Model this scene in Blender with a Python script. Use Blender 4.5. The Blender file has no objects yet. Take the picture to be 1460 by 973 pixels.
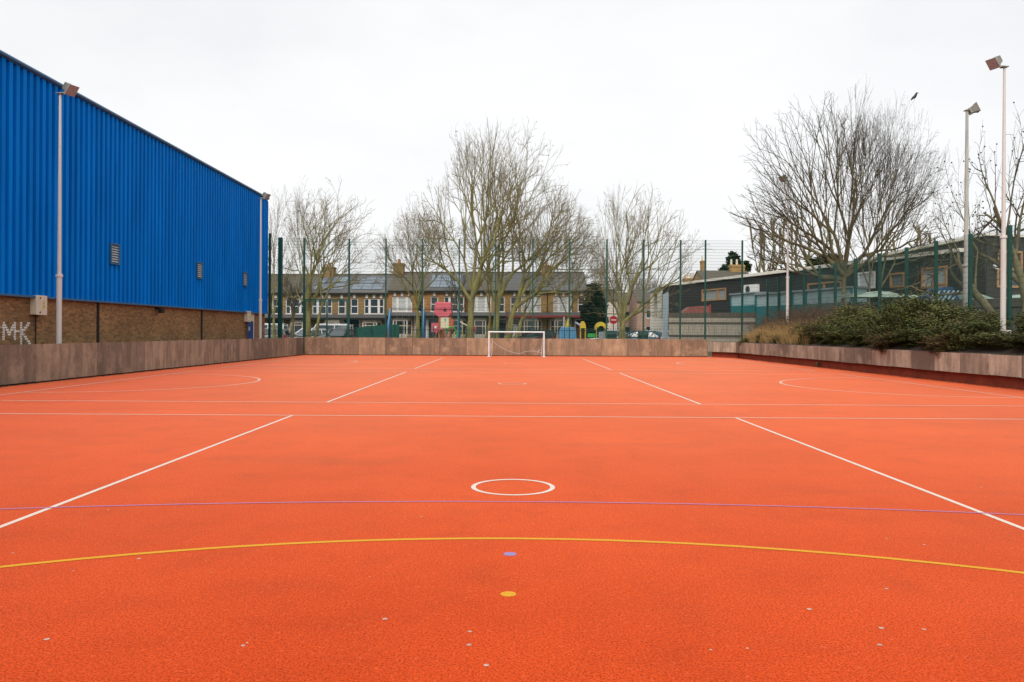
import bpy, math, random
from mathutils import Vector, Matrix
C = bpy.context.scene.collection
sc = bpy.context.scene
R = math.radians
F, H, ROLL = 1135.0, 1.65, 0.0055       # focal length in photo pixels, eye height, camera roll
cr, sr = math.cos(ROLL), math.sin(ROLL)

def W(px, py, Y):
    """point of the world seen at photo pixel (px, py) at distance Y"""
    cx, cz = (px - 730) / F, (473 - py) / F
    return Vector(((cx * cr - cz * sr) * Y, Y, H + (cx * sr + cz * cr) * Y))
def WX(px, Y, py=473): return W(px, py, Y).x
def WZ(px, py, Y): return W(px, py, Y).z

# ------------------------------------------------------------------ objects
class MB:
    def __init__(s): s.v = []; s.f = []
    def quad(s, a, b, c, d):
        n = len(s.v); s.v += [tuple(a), tuple(b), tuple(c), tuple(d)]; s.f.append((n, n+1, n+2, n+3)); return s
    def poly(s, pts):
        n = len(s.v); s.v += [tuple(p) for p in pts]; s.f.append(tuple(range(n, n+len(pts)))); return s
    def box(s, x0, x1, y0, y1, z0, z1):
        n = len(s.v)
        s.v += [(x0,y0,z0),(x1,y0,z0),(x1,y1,z0),(x0,y1,z0),(x0,y0,z1),(x1,y0,z1),(x1,y1,z1),(x0,y1,z1)]
        s.f += [tuple(n+i for i in q) for q in ((3,2,1,0),(4,5,6,7),(0,1,5,4),(1,2,6,5),(2,3,7,6),(3,0,4,7))]; return s
    def bar(s, a, b, w, h=None, ends=True):
        """square bar from a to b"""
        return s.tube([a, b], [w*0.707, w*0.707] if h is None else [h*0.707]*2, 4, ends, math.pi/4)
    def tube(s, pts, rad, k=6, ends=True, ph=0.0):
        pts = [Vector(p) for p in pts]; n0 = len(s.v); m = len(pts)
        for i, p in enumerate(pts):
            d = (pts[min(i+1, m-1)] - pts[max(i-1, 0)])
            d = d.normalized() if d.length > 1e-9 else Vector((0,0,1))
            ref = Vector((0,0,1)) if abs(d.z) < 0.95 else Vector((0,1,0))
            u = d.cross(ref).normalized(); w = u.cross(d)
            for j in range(k):
                a = ph + 2*math.pi*j/k
                q = p + (u*math.cos(a) + w*math.sin(a))*rad[i]
                s.v.append((q.x, q.y, q.z))
        for i in range(m-1):
            for j in range(k):
                a = n0+i*k+j; b = n0+i*k+(j+1) % k
                s.f.append((a, b, b+k, a+k))
        if ends:
            s.f.append(tuple(n0+j for j in range(k))[::-1]); s.f.append(tuple(n0+(m-1)*k+j for j in range(k)))
        return s
    def disc(s, c, r, k=24, z=None):
        n = len(s.v); s.v += [(c[0]+r*math.cos(2*math.pi*j/k), c[1]+r*math.sin(2*math.pi*j/k), c[2]) for j in range(k)]
        s.f.append(tuple(range(n, n+k))); return s
    def prism(s, pts, axis, a, b):
        """outline pts (2-D) extruded along axis 'x' or 'y' or 'z' from a to b"""
        def P(p, t): return {'x': (t, p[0], p[1]), 'y': (p[0], t, p[1]), 'z': (p[0], p[1], t)}[axis]
        n = len(s.v); k = len(pts)
        s.v += [P(p, a) for p in pts] + [P(p, b) for p in pts]
        s.f.append(tuple(range(n, n+k))[::-1]); s.f.append(tuple(range(n+k, n+2*k)))
        for j in range(k):
            s.f.append((n+j, n+(j+1) % k, n+k+(j+1) % k, n+k+j))
        return s
    def holed(s, u0, u1, v0, v1, holes, y0, th):
        """wall sheet in the local x-z plane with window openings and their reveals"""
        us = sorted({u0, u1} | {h[0] for h in holes} | {h[1] for h in holes})
        vs = sorted({v0, v1} | {h[2] for h in holes} | {h[3] for h in holes})
        us = [u for u in us if u0 <= u <= u1]; vs = [v for v in vs if v0 <= v <= v1]
        for a, b in zip(us, us[1:]):
            for c, d in zip(vs, vs[1:]):
                mu, mv = (a+b)/2, (c+d)/2
                if any(h[0] < mu < h[1] and h[2] < mv < h[3] for h in holes): continue
                s.quad((a,y0,c),(b,y0,c),(b,y0,d),(a,y0,d))
        for a, b, c, d in holes:
            y1 = y0+th
            s.quad((a,y0,c),(a,y1,c),(a,y1,d),(a,y0,d)); s.quad((b,y0,c),(b,y1,c),(b,y1,d),(b,y0,d))
            s.quad((a,y0,c),(b,y0,c),(b,y1,c),(a,y1,c)); s.quad((a,y0,d),(b,y0,d),(b,y1,d),(a,y1,d))
        return s
    def build(s, name, m, parent=None, smooth=False, bevel=0, loc=None):
        me = bpy.data.meshes.new(name); me.from_pydata(s.v, [], s.f)
        if smooth: me.polygons.foreach_set('use_smooth', [True]*len(me.polygons))
        me.materials.append(m); me.update()
        o = bpy.data.objects.new(name, me); C.objects.link(o)
        if parent: o.parent = parent
        if loc: o.location = loc
        if bevel:
            b = o.modifiers.new('bevel', 'BEVEL'); b.width = bevel; b.segments = 2; b.limit_method = 'ANGLE'
        return o

def tag(o, label=None, cat=None, group=None, kind=None):
    if label: o['label'] = label
    if cat: o['category'] = cat
    if group: o['group'] = group
    if kind: o['kind'] = kind
    return o
def thing(name, label, cat, loc=(0,0,0), rz=0, group=None):
    o = bpy.data.objects.new(name, None); C.objects.link(o); o.empty_display_size = .3
    o.location = loc; o.rotation_euler = (0, 0, rz)
    return tag(o, label, cat, group)
def dup(root, loc, rz, label, group=None, scale=None):
    kids = {}
    for o in bpy.data.objects:
        if o.parent: kids.setdefault(o.parent, []).append(o)
    def cp(o, par):
        c = o.copy(); C.objects.link(c)
        if par: c.parent = par
        for ch in kids.get(o, []): cp(ch, c)
        return c
    r = cp(root, None); r.location = loc; r.rotation_euler = (0, 0, rz); r['label'] = label
    if group: r['group'] = group
    if scale: r.scale = scale
    return r

# ------------------------------------------------------------------ materials
def nodes(name):
    m = bpy.data.materials.new(name); m.use_nodes = True; t = m.node_tree
    return m, t, t.nodes['Principled BSDF']
def N(t, typ, **kw):
    n = t.nodes.new(typ)
    for k, v in kw.items():
        if k in n.inputs: n.inputs[k].default_value = v
        else: setattr(n, k, v)
    return n
def mixc(t, fac, a, b, mode='MIX'):
    n = t.nodes.new('ShaderNodeMix'); n.data_type = 'RGBA'; n.blend_type = mode
    for sock, v in ((n.inputs[0], fac), (n.inputs[6], a), (n.inputs[7], b)):
        if isinstance(v, bpy.types.NodeSocket): t.links.new(v, sock)
        elif isinstance(v, (int, float)): sock.default_value = v
        else: sock.default_value = (*v, 1) if len(v) == 3 else v
    return n.outputs[2]
def ramp(t, src, stops):
    n = t.nodes.new('ShaderNodeValToRGB'); t.links.new(src, n.inputs[0]); e = n.color_ramp.elements
    while len(e) < len(stops): e.new(.5)
    for el, (p, c) in zip(e, stops):
        el.position = p; el.color = (c, c, c, 1) if isinstance(c, (int, float)) else (*c, 1)
    return n.outputs[0]
def coords(t, scale=(1,1,1), rot=(0,0,0), which='Object'):
    tc = t.nodes.new('ShaderNodeTexCoord'); mp = t.nodes.new('ShaderNodeMapping')
    mp.inputs['Scale'].default_value = scale; mp.inputs['Rotation'].default_value = rot
    t.links.new(tc.outputs[which], mp.inputs[0]); return mp.outputs[0]
def noise(t, vec, scale, detail=4, rough=.6):
    n = N(t, 'ShaderNodeTexNoise', Scale=scale, Detail=detail, Roughness=rough); t.links.new(vec, n.inputs['Vector'])
    return n.outputs['Fac']
def mul(c, k): return tuple(max(0, min(1, x*k)) for x in c)
def bump(t, b, h, strength=.3, dist=.02):
    n = N(t, 'ShaderNodeBump', Strength=strength, Distance=dist); t.links.new(h, n.inputs['Height']); t.links.new(n.outputs[0], b.inputs['Normal'])

def mat(name, col, rough=.6, var=.15, ns=3.0, scale=(1,1,1), metal=0, spec=.4, rnd=0.0, bmp=0, col2=None):
    m, t, b = nodes(name)
    f = noise(t, coords(t, scale), ns)
    c = mixc(t, ramp(t, f, [(.3, 0.), (.7, 1.)]), mul(col, 1-var), col2 or mul(col, 1+var))
    if rnd:
        oi = t.nodes.new('ShaderNodeObjectInfo')
        k = ramp(t, oi.outputs['Random'], [(0, 1-rnd), (1, 1+rnd*.6)])
        c = mixc(t, 1.0, c, k, 'MULTIPLY')
    t.links.new(c, b.inputs['Base Color'])
    b.inputs['Roughness'].default_value = rough; b.inputs['Metallic'].default_value = metal
    b.inputs['Specular IOR Level'].default_value = spec
    if bmp: bump(t, b, f, bmp)
    return m

def brick(name, c1, c2, mortar, axes, bw=.225, bh=.075, patch=.25):
    """brickwork on a wall; axes picks the horizontal axis ('x' or 'y')"""
    m, t, b = nodes(name)
    tc = t.nodes.new('ShaderNodeTexCoord'); sp = t.nodes.new('ShaderNodeSeparateXYZ'); cb = t.nodes.new('ShaderNodeCombineXYZ')
    t.links.new(tc.outputs['Object'], sp.inputs[0])
    t.links.new(sp.outputs['XYZ'.index(axes.upper())], cb.inputs[0]); t.links.new(sp.outputs[2], cb.inputs[1])
    br = N(t, 'ShaderNodeTexBrick', Scale=1.0); br.inputs['Brick Width'].default_value = bw; br.inputs['Row Height'].default_value = bh
    br.inputs['Mortar Size'].default_value = .008; br.inputs['Color1'].default_value = (*c1, 1); br.inputs['Color2'].default_value = (*c2, 1)
    br.inputs['Mortar'].default_value = (*mortar, 1); br.inputs['Bias'].default_value = -.1
    t.links.new(cb.outputs[0], br.inputs['Vector'])
    f = noise(t, tc.outputs['Object'], .7, 5); f2 = noise(t, cb.outputs[0], 9, 2)
    c = mixc(t, 1.0, br.outputs['Color'], ramp(t, f, [(.3, 1-patch), (.7, 1+patch*.5)]), 'MULTIPLY')
    c = mixc(t, 1.0, c, ramp(t, f2, [(.3, .75), (.7, 1.2)]), 'MULTIPLY')
    t.links.new(c, b.inputs['Base Color']); b.inputs['Roughness'].default_value = .9; b.inputs['Specular IOR Level'].default_value = .2
    bump(t, b, br.outputs['Fac'], -.4, .01)
    return m

def court_mat():
    m, t, b = nodes('orange_rubber')
    v = coords(t)
    big = noise(t, v, .23, 6, .65); mid = noise(t, v, 1.6, 5, .7); fine = noise(t, v, 75, 3, .8); gr = noise(t, v, 24, 3, .75)
    c = mixc(t, ramp(t, big, [(.32, 0.), (.66, 1.)]), (.50, .048, .008), (.63, .072, .014))
    c = mixc(t, ramp(t, mid, [(.28, .32), (.52, 0.)]), c, (.30, .036, .012))
    c = mixc(t, ramp(t, fine, [(.38, .85), (.55, 0.)]), c, (.18, .015, .004))
    c = mixc(t, ramp(t, gr, [(.55, 0.), (.75, .45)]), c, (.72, .13, .045))
    st = noise(t, coords(t, (.5, 1.6, 1)), .42, 4, .55)          # worn scuff stains
    c = mixc(t, ramp(t, st, [(.60, 0.), (.78, .34)]), c, (.24, .045, .020))
    t.links.new(c, b.inputs['Base Color'])
    b.inputs['Roughness'].default_value = .8; b.inputs['Specular IOR Level'].default_value = 0
    b.inputs['Diffuse Roughness'].default_value = 1.0
    # rubber granules shine at a grazing view
    gl = t.nodes.new('ShaderNodeBsdfGlossy'); gl.inputs['Roughness'].default_value = .5; gl.inputs['Color'].default_value = (1, .85, .55, 1)
    fr = N(t, 'ShaderNodeFresnel', IOR=1.2); ml = N(t, 'ShaderNodeMath'); ml.operation = 'MULTIPLY'; ml.inputs[1].default_value = .32
    mx = t.nodes.new('ShaderNodeMixShader'); ad = t.nodes.new('ShaderNodeAddShader'); t.links.new(fr.outputs[0], ml.inputs[0]); t.links.new(ml.outputs[0], mx.inputs[0])
    t.links.new(gl.outputs[0], mx.inputs[2]); t.links.new(b.outputs[0], ad.inputs[0]); t.links.new(mx.outputs[0], ad.inputs[1]); t.links.new(ad.outputs[0], t.nodes['Material Output'].inputs['Surface'])
    bump(t, b, fine, .55, .006)
    return m

def line_mat(name, col, wear):
    m, t, b = nodes(name); v = coords(t)
    f = noise(t, v, 45, 3, .8); g = noise(t, v, 1.1, 4)
    k = mixc(t, 1.0, ramp(t, f, [(.35, 1.), (.62, .0)]), ramp(t, g, [(.2, 1.), (.8, .35)]), 'MULTIPLY')
    c = mixc(t, mixc(t, 1.0, k, (wear,)*3, 'MULTIPLY'), col, (.52, .065, .018))
    t.links.new(c, b.inputs['Base Color']); b.inputs['Roughness'].default_value = .7; b.inputs['Specular IOR Level'].default_value = .3
    return m

def panel_mat(name, dark, light):
    m, t, b = nodes(name)
    oi = t.nodes.new('ShaderNodeObjectInfo'); v = coords(t, (1, 1, 1), which='Object')
    add = t.nodes.new('ShaderNodeVectorMath'); add.operation = 'ADD'; cb = t.nodes.new('ShaderNodeCombineXYZ')
    ml = t.nodes.new('ShaderNodeMath'); ml.operation = 'MULTIPLY'; ml.inputs[1].default_value = 40
    t.links.new(oi.outputs['Random'], ml.inputs[0]); t.links.new(ml.outputs[0], cb.inputs[0])
    t.links.new(v, add.inputs[0]); t.links.new(cb.outputs[0], add.inputs[1])
    mp = t.nodes.new('ShaderNodeMapping'); mp.inputs['Scale'].default_value = (1, 1, .16); t.links.new(add.outputs[0], mp.inputs[0])
    f = noise(t, mp.outputs[0], 3.2, 5, .6); g = noise(t, add.outputs[0], 1.3, 4); h = noise(t, add.outputs[0], 9, 5, .7)
    base = mixc(t, ramp(t, oi.outputs['Random'], [(0, 0.), (1, 1.)]), dark, light)
    c = mixc(t, ramp(t, f, [(.42, .55), (.62, 0.)]), base, mul(dark, .6))
    c = mixc(t, ramp(t, g, [(.5, 0.), (.72, .55)]), c, mul(light, 1.25))
    c = mixc(t, 1.0, c, ramp(t, h, [(.25, .8), (.75, 1.15)]), 'MULTIPLY')
    t.links.new(c, b.inputs['Base Color']); b.inputs['Roughness'].default_value = .65; b.inputs['Specular IOR Level'].default_value = .3
    bump(t, b, h, .1)
    return m

def glass_mat(name, col=(.03, .04, .045), rough=.08):
    m, t, b = nodes(name); oi = t.nodes.new('ShaderNodeObjectInfo')
    t.links.new(mixc(t, oi.outputs['Random'], mul(col, .5), mul(col, 2.2)), b.inputs['Base Color'])
    b.inputs['Roughness'].default_value = rough; b.inputs['Specular IOR Level'].default_value = .6
    return m

M = dict(
    court=court_mat(),
    ground=mat('earth_grass', (.09, .10, .045), .95, .4, .8, col2=(.13, .10, .06)),
    asphalt=mat('asphalt', (.05, .05, .052), .9, .25, 2),
    paving=mat('paving', (.26, .25, .24), .85, .2, 2),
    white_line=line_mat('white_line_paint', (.70, .65, .56), .45),
    worn_line=line_mat('worn_line_paint', (.76, .60, .48), .62),
    yellow_line=line_mat('yellow_line_paint', (.66, .34, .006), .35),
    blue_line=line_mat('violet_line_paint', (.42, .20, .38), .6),
    blue_spot=line_mat('blue_spot_paint', (.26, .22, .46), .3),
    speck=mat('pale_speck', (.50, .34, .27), .8, .3, 20),
    panel_l=panel_mat('grey_brown_board', (.185, .135, .10), (.43, .305, .21)),
    panel_f=panel_mat('brown_board', (.26, .155, .10), (.52, .315, .185)),
    panel_r=panel_mat('pinkish_board', (.225, .165, .12), (.60, .46, .33)),
    kerb=mat('painted_concrete_base', (.28, .048, .018), .85, .3, 3),
    board_cap=mat('weathered_board_edge', (.11, .085, .07), .85, .3, 4),
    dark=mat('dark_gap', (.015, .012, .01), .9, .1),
    clad=mat('blue_cladding', (.0, .172, .62), .6, .16, 1.7, scale=(1, 1, .12), spec=.03, col2=(.0, .215, .72)),
    clad_trim=mat('blue_grey_trim', (.025, .12, .24), .4, .1, 2),
    brick_hall=brick('hall_brick', (.36, .185, .072), (.16, .088, .038), (.24, .175, .11), 'y'),
    brick_gold=brick('stock_brick', (.46, .26, .075), (.34, .185, .06), (.32, .25, .15), 'x'),
    brick_brown=brick('brown_brick', (.34, .205, .075), (.24, .14, .055), (.26, .2, .12), 'x'),
    brick_orange=brick('orange_brick', (.48, .22, .07), (.36, .165, .055), (.32, .22, .13), 'x'),
    slate=mat('grey_slate', (.11, .105, .10), .7, .3, 7, scale=(1, 1, 2), rnd=.2),
    slate_mossy=mat('mossy_tile', (.10, .085, .062), .85, .35, 5, rnd=.15),
    slate_sheen=mat('bluish_slate_sheen', (.13, .165, .20), .35, .45, 4.5, scale=(1, 1, 2.5), spec=.7),
    white=mat('white_paint', (.78, .76, .72), .5, .06, 3),
    cream=mat('cream_enamel', (.66, .57, .44), .5, .08, 4),
    faded_red=mat('faded_red', (.26, .085, .07), .8, .25, 3),
    red_paint=mat('red_paint', (.36, .045, .04), .5, .15, 3),
    glass=glass_mat('window_glass'),
    glass_pale=glass_mat('curtained_glass', (.26, .29, .29), .15),
    netcurtain=mat('net_curtain', (.50, .52, .50), .8, .2, 4),
    door_dark=mat('dark_door', (.02, .022, .025), .5, .1),
    door_green=mat('green_door', (.02, .06, .045), .5, .1),
    door_red=mat('brown_red_door', (.16, .04, .025), .5, .1),
    door_blue=mat('blue_door', (.008, .045, .22), .45, .1),
    pot=mat('clay_pot', (.36, .17, .09), .8, .2),
    pole=mat('pinkish_white_pole', (.62, .575, .53), .45, .08, 2, scale=(1, 1, .3)),
    pole_grey=mat('weathered_grey_pole', (.40, .40, .36), .6, .25, 3, scale=(1, 1, .25)),
    lamp_body=mat('lamp_aluminium', (.24, .235, .20), .5, .2, 5, metal=.4),
    lamp_glass=mat('lamp_glass', (.36, .34, .31), .35, .15, 6, spec=.5),
    concrete=mat('pale_concrete', (.52, .48, .42), .85, .2, 3),
    fence=mat('green_powder_coat', (.004, .062, .045), .45, .15, 3),
    wire=mat('green_wire', (.02, .075, .058), .5, .1),
    rail=mat('dark_green_rail', (.008, .035, .028), .5, .1),
    goal=mat('white_goal_tube', (.82, .86, .84), .45, .08),
    rope=mat('pale_rope', (.62, .55, .48), .9, .1),
    bark=mat('mossy_bark', (.19, .165, .075), .95, .35, 2.2, scale=(1, 1, .5), col2=(.30, .27, .085), bmp=.4),
    twig=mat('twig', (.19, .155, .08), .95, .25, 1.5),
    bark_d=mat('grey_bark', (.115, .09, .055), .95, .35, 2.5, scale=(1, 1, .5), col2=(.20, .175, .085), bmp=.4),
    twig_d=mat('dark_twig', (.075, .062, .04), .95, .25, 1.5),
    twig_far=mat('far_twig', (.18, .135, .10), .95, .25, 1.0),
    leaf=mat('shrub_leaf', (.052, .070, .020), .6, .5, 2.2, col2=(.165, .185, .055), spec=.12),
    leaf_light=mat('olive_leaf', (.085, .095, .030), .6, .5, 2.2, col2=(.22, .23, .08), spec=.1),
    leaf_brown=mat('bronze_leaf', (.10, .07, .03), .6, .4, 2.2, col2=(.17, .13, .05), spec=.12),
    leaf_dark=mat('evergreen_leaf', (.012, .030, .013), .6, .4, 1.5, col2=(.03, .06, .02)),
    leaf_mid=mat('conifer_leaf', (.03, .06, .025), .6, .4, 1.5, col2=(.06, .10, .035)),
    drygrass=mat('dry_grass', (.34, .20, .07), .9, .4, 2.0, col2=(.46, .30, .12)),
    bramble=mat('bramble_stem', (.10, .066, .042), .9, .35, 2.0),
    soil=mat('planter_soil', (.07, .052, .035), .95, .4, 3),
    timber=mat('weathered_timber', (.33, .29, .23), .85, .28, 3.5, scale=(2.5, 2.5, .25), rnd=.1),
    timber_d=mat('dark_timber', (.10, .085, .065), .9, .3, 3.5, scale=(2.5, 2.5, .25), rnd=.1),
    black_clad=mat('black_boarding', (.020, .019, .019), .6, .3, 2, scale=(.3, .3, 8), bmp=.2),
    brown_clad=mat('dark_brown_boarding', (.040, .033, .028), .65, .3, 2, scale=(.3, .3, 8), bmp=.2),
    oak=mat('timber_window_frame', (.42, .23, .10), .6, .15, 3),
    render_w=mat('pale_render', (.80, .77, .66), .8, .08, 2),
    galv=mat('galvanised_sheet', (.33, .40, .42), .4, .15, 2, scale=(8, 8, .2), metal=.3),
    teal=mat('teal_paint', (.012, .18, .19), .45, .12, 2),
    pale_teal=mat('pale_teal_panel', (.38, .52, .53), .4, .12, 2),
    tarp=mat('pale_green_cover', (.40, .52, .42), .6, .3, 1.6),
    tarp_blue=mat('blue_cover', (.018, .06, .14), .5, .15, 3),
    play_red=mat('play_red', (.66, .12, .15), .5, .1),
    play_cream=mat('play_cream', (.76, .70, .46), .5, .08),
    play_blue=mat('play_blue', (.03, .15, .36), .4, .1),
    play_blue_pale=mat('play_pale_blue', (.10, .29, .50), .4, .15),
    play_yellow=mat('play_yellow', (.60, .43, .03), .45, .1),
    play_green=mat('play_green', (.04, .42, .06), .45, .1),
    play_orange=mat('play_orange', (.55, .14, .04), .5, .1),
    screen=mat('green_screen', (.008, .085, .062), .7, .25, 5),
    bin_green=mat('bin_green', (.008, .05, .04), .5, .1),
    tyre=mat('tyre', (.015, .015, .015), .85, .1),
    rim=mat('alloy', (.45, .45, .46), .35, .1, metal=.8),
    car_white=mat('car_white', (.74, .74, .73), .25, .02, spec=.6),
    car_grey=mat('car_grey', (.20, .22, .22), .3, .03, metal=.4),
    car_dark=mat('car_dark', (.025, .028, .03), .25, .03, spec=.6),
    car_blue=mat('car_blue', (.06, .17, .26), .28, .03, metal=.3),
    car_silver=mat('car_silver', (.46, .47, .48), .3, .03, metal=.5),
    car_glass=glass_mat('car_glass', (.05, .065, .068), .05),
    tail=mat('tail_lamp', (.45, .02, .02), .2, .05),
    headlamp=mat('head_lamp', (.7, .7, .68), .15, .05),
    sign_red=mat('sign_red', (.60, .02, .03), .4, .03),
    sign_blue=mat('sign_blue', (.03, .14, .32), .4, .03),
    graffiti=mat('white_spray', (.70, .67, .62), .8, .2, 12),
    feather=mat('black_feather', (.015, .015, .018), .5, .2),
    cane=mat('pod', (.10, .055, .03), .9, .2),
)

# ------------------------------------------------------------------ setting
def gz(x, y):
    t = max(0, min(1, (y-56)/10)); return -.03 + .33*t*t*(3-2*t)
mb = MB(); xs = [-400,-200,-100,-60] + list(range(-45, 50, 5)) + [60,100,200,400]; ys = [-150,-60,-30,0,30] + list(range(50, 72, 2)) + [80,100,150,250,500,900]
for x in xs:
    for y in ys: mb.v.append((x, y, gz(x, y)))
n = len(ys)
for i in range(len(xs)-1):
    for j in range(n-1): mb.f.append((i*n+j, (i+1)*n+j, (i+1)*n+j+1, i*n+j+1))
tag(mb.build('ground', M['ground']), kind='structure')
tag(MB().box(-200, 200, 72.6, 78.0, .0, .304).build('road', M['asphalt']), kind='structure')
tag(MB().box(-200, 200, 78.01, 79.2, .0, .42).build('pavement', M['paving']), kind='structure')
tag(MB().box(-200, 200, 70.6, 72.59, .0, .42).build('pavement', M['paving']), kind='structure')

court = tag(MB().quad((-14.9,-14,0),(15.8,-14,0),(15.8,54.3,0),(-14.9,54.3,0)).build('court_surface', M['court']), kind='structure')
XL, XR, T1, T2 = -12.7, 13.25, -4.25, 4.35
def line(x0, y0, x1, y1, w, m, name='line', z=.002):
    d = Vector((x1-x0, y1-y0, 0)).normalized(); p = Vector((-d.y, d.x, 0))*w/2
    a, b = Vector((x0,y0,z)), Vector((x1,y1,z))
    MB().quad(a-p, b-p, b+p, a+p).build(name, m, court)
def arc(cx, cy, r, a0, a1, w, m, name, z=.003, k=64):
    mb = MB()
    for i in range(k):
        t0, t1 = R(a0+(a1-a0)*i/k), R(a0+(a1-a0)*(i+1)/k)
        q = lambda t, rr: (cx+rr*math.cos(t), cy+rr*math.sin(t), z)
        mb.quad(q(t0,r-w/2), q(t0,r+w/2), q(t1,r+w/2), q(t1,r-w/2))
    mb.build(name, m, court)
for (ya, yb) in ((1.45, 15.45), (18.3, 32.1), (34.8, 48.6)):
    near = ya < 10
    cyy = (ya+yb)/2
    for X in (T1, T2): line(X, ya, X, yb, .055 if near else .06, M['white_line'])
    for yy in (ya, yb): line(XL, yy, XR, yy, .068, M['worn_line'], z=.004)
    for X in (XL, XR): line(X, ya, X, yb, .065, M['worn_line'], z=.006)
    arc(0.02, cyy, .42, 0, 360, .05, M['white_line'], 'centre_circle')
    arc(XL, cyy, 4.5, -90, 90, .07, M['worn_line'], 'goal_circle')
    arc(XR, cyy, 4.5, 90, 270, .07, M['worn_line'], 'goal_circle')
arc(0, 6.34-7.9, 7.9, 8, 172, .052, M['yellow_line'], 'yellow_arc', .003)
arc(0, 7.71-25, 25, 60, 120, .034, M['blue_line'], 'violet_arc', .004)
MB().disc((-.013, 5.0, .002), .05).build('yellow_spot', M['yellow_line'], court)
MB().disc((-.005, 5.9, .002), .05).build('blue_spot', M['blue_spot'], court)
rnd = random.Random(5); mb = MB()
spots = [(672,901),(671,920),(696,949),(1259,896),(1257,920),(551,883),(1068,925),(349,921),(69,912),(1266,840),(1156,869),(1016,927),(1320,898),(1266,768),(1319,777),(602,737),(573,712),(20,789),(156,727),(200,797),(1400,695)]
for px, py in spots:
    z = (473-py)/F + (px-730)/F*sr; Y = -H/z
    mb.disc(((px-730)/F*Y, Y, .002), rnd.uniform(.008, .016), 8)
for i in range(120):
    mb.disc((rnd.uniform(-7, 8), rnd.uniform(3.5, 16), .0015), rnd.uniform(.003, .009), 7)
tag(mb.build('pale_specks', M['speck'], court), kind='stuff')

# ------------------------------------------------------------------ board walls
def board_wall(name, label, path, z0, z1, pw, m, kerb=None, cap=True, th=.08, gaps=()):
    t = thing(name, label, 'wall', (path[0][0], path[0][1], 0))
    o0 = Vector((path[0][0], path[0][1], 0)); r = random.Random(len(name)+int(abs(path[0][0])*7))
    for a, b in zip(path, path[1:]):
        a, b = Vector((*a, 0))-o0, Vector((*b, 0))-o0; L = (b-a).length; d = (b-a)/L
        k = max(1, round(L/pw)); nrm = Vector((d.y, -d.x, 0))     # towards the court when path runs clockwise
        for i in range(k):
            s, e = a+d*(L*i/k+.006), a+d*(L*(i+1)/k-.006)
            q = r.uniform(-.012, .012); off = nrm*r.uniform(0, .012)
            p = MB(); back = -nrm*th
            P = [s+off, e+off, e+off+back, s+off+back]
            zz0, zz1 = z0+q, z1+r.uniform(-.008, .008)
            mid = (s+e)/2
            P = [x-mid for x in P]
            n = len(p.v); p.v += [(x.x, x.y, zz0) for x in P]+[(x.x, x.y, zz1) for x in P]
            p.f += [(3,2,1,0),(4,5,6,7),(0,1,5,4),(1,2,6,5),(2,3,7,6),(3,0,4,7)]
            p.build('panel', m, t, loc=(mid.x, mid.y, 0))
        back = -nrm
        def slab(name, f0, f1, za, zb, mm):
            P = [a+back*f0, b+back*f0, b+back*f1, a+back*f1]; p = MB()
            p.v = [(x.x, x.y, za) for x in P]+[(x.x, x.y, zb) for x in P]
            p.f = [(3,2,1,0),(4,5,6,7),(0,1,5,4),(1,2,6,5),(2,3,7,6),(3,0,4,7)]
            p.build(name, mm, t)
        slab('backing_rail', th+.012, th+.07, z0+.1 if not kerb else z0+.02, z1-.03, M['dark'])
        if not kerb: slab('gap_shade_strip', .035, .07, 0.0, z0-.016, M['dark'])  # dark strip set back below the panels, standing in for contact shade
        if kerb: slab('base_kerb', .20, .45, 0.0, z0-.02, kerb); slab('top_board', th+.10, th+.30, z1-.07, z1+.03, M['board_cap'])
    return t
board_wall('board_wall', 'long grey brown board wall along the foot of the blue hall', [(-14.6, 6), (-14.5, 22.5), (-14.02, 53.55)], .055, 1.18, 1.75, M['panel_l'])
board_wall('board_wall', 'reddish brown board wall across the far end behind the white goal', [(-13.98, 53.62), (13.3, 54.0)], .05, 1.19, 1.85, M['panel_f'])
board_wall('planter_wall', 'raised pinkish board wall with orange base in front of the shrub bed', [(13.36, 53.75), (14.55, 51.7), (15.05, 23.5), (15.3, 6)], .36, 1.02, 1.55, M['panel_r'], kerb=M['kerb'])

# raised bed behind the planter wall
def bank(x, y):
    wx = 15.3 - (y-6)*.013
    t = max(0, min(1, (x-wx)/1.5)); z = .93 + .72*t
    if x > 19: z -= (x-19)*.28
    if y > 50: z -= max(0, y-50)*.22
    return max(z, -.1)
mb = MB(); cols = [0, .4, .8, 1.2, 1.7, 2.3, 3, 4, 5, 7, 9]; rows = list(range(2, 56, 2))
for y in rows:
    wx = 15.3-(y-6)*.013+.16
    if y > 51.7: wx += 0
    for c in cols: mb.v.append((wx+c, y, bank(wx+c, y)+random.Random(int(y*31+c*7)).uniform(-.05, .05)))
k = len(cols)
for i in range(len(rows)-1):
    for j in range(k-1): mb.f.append((i*k+j, i*k+j+1, (i+1)*k+j+1, (i+1)*k+j))
tag(mb.build('earth_bank', M['soil']), kind='structure')

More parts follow.
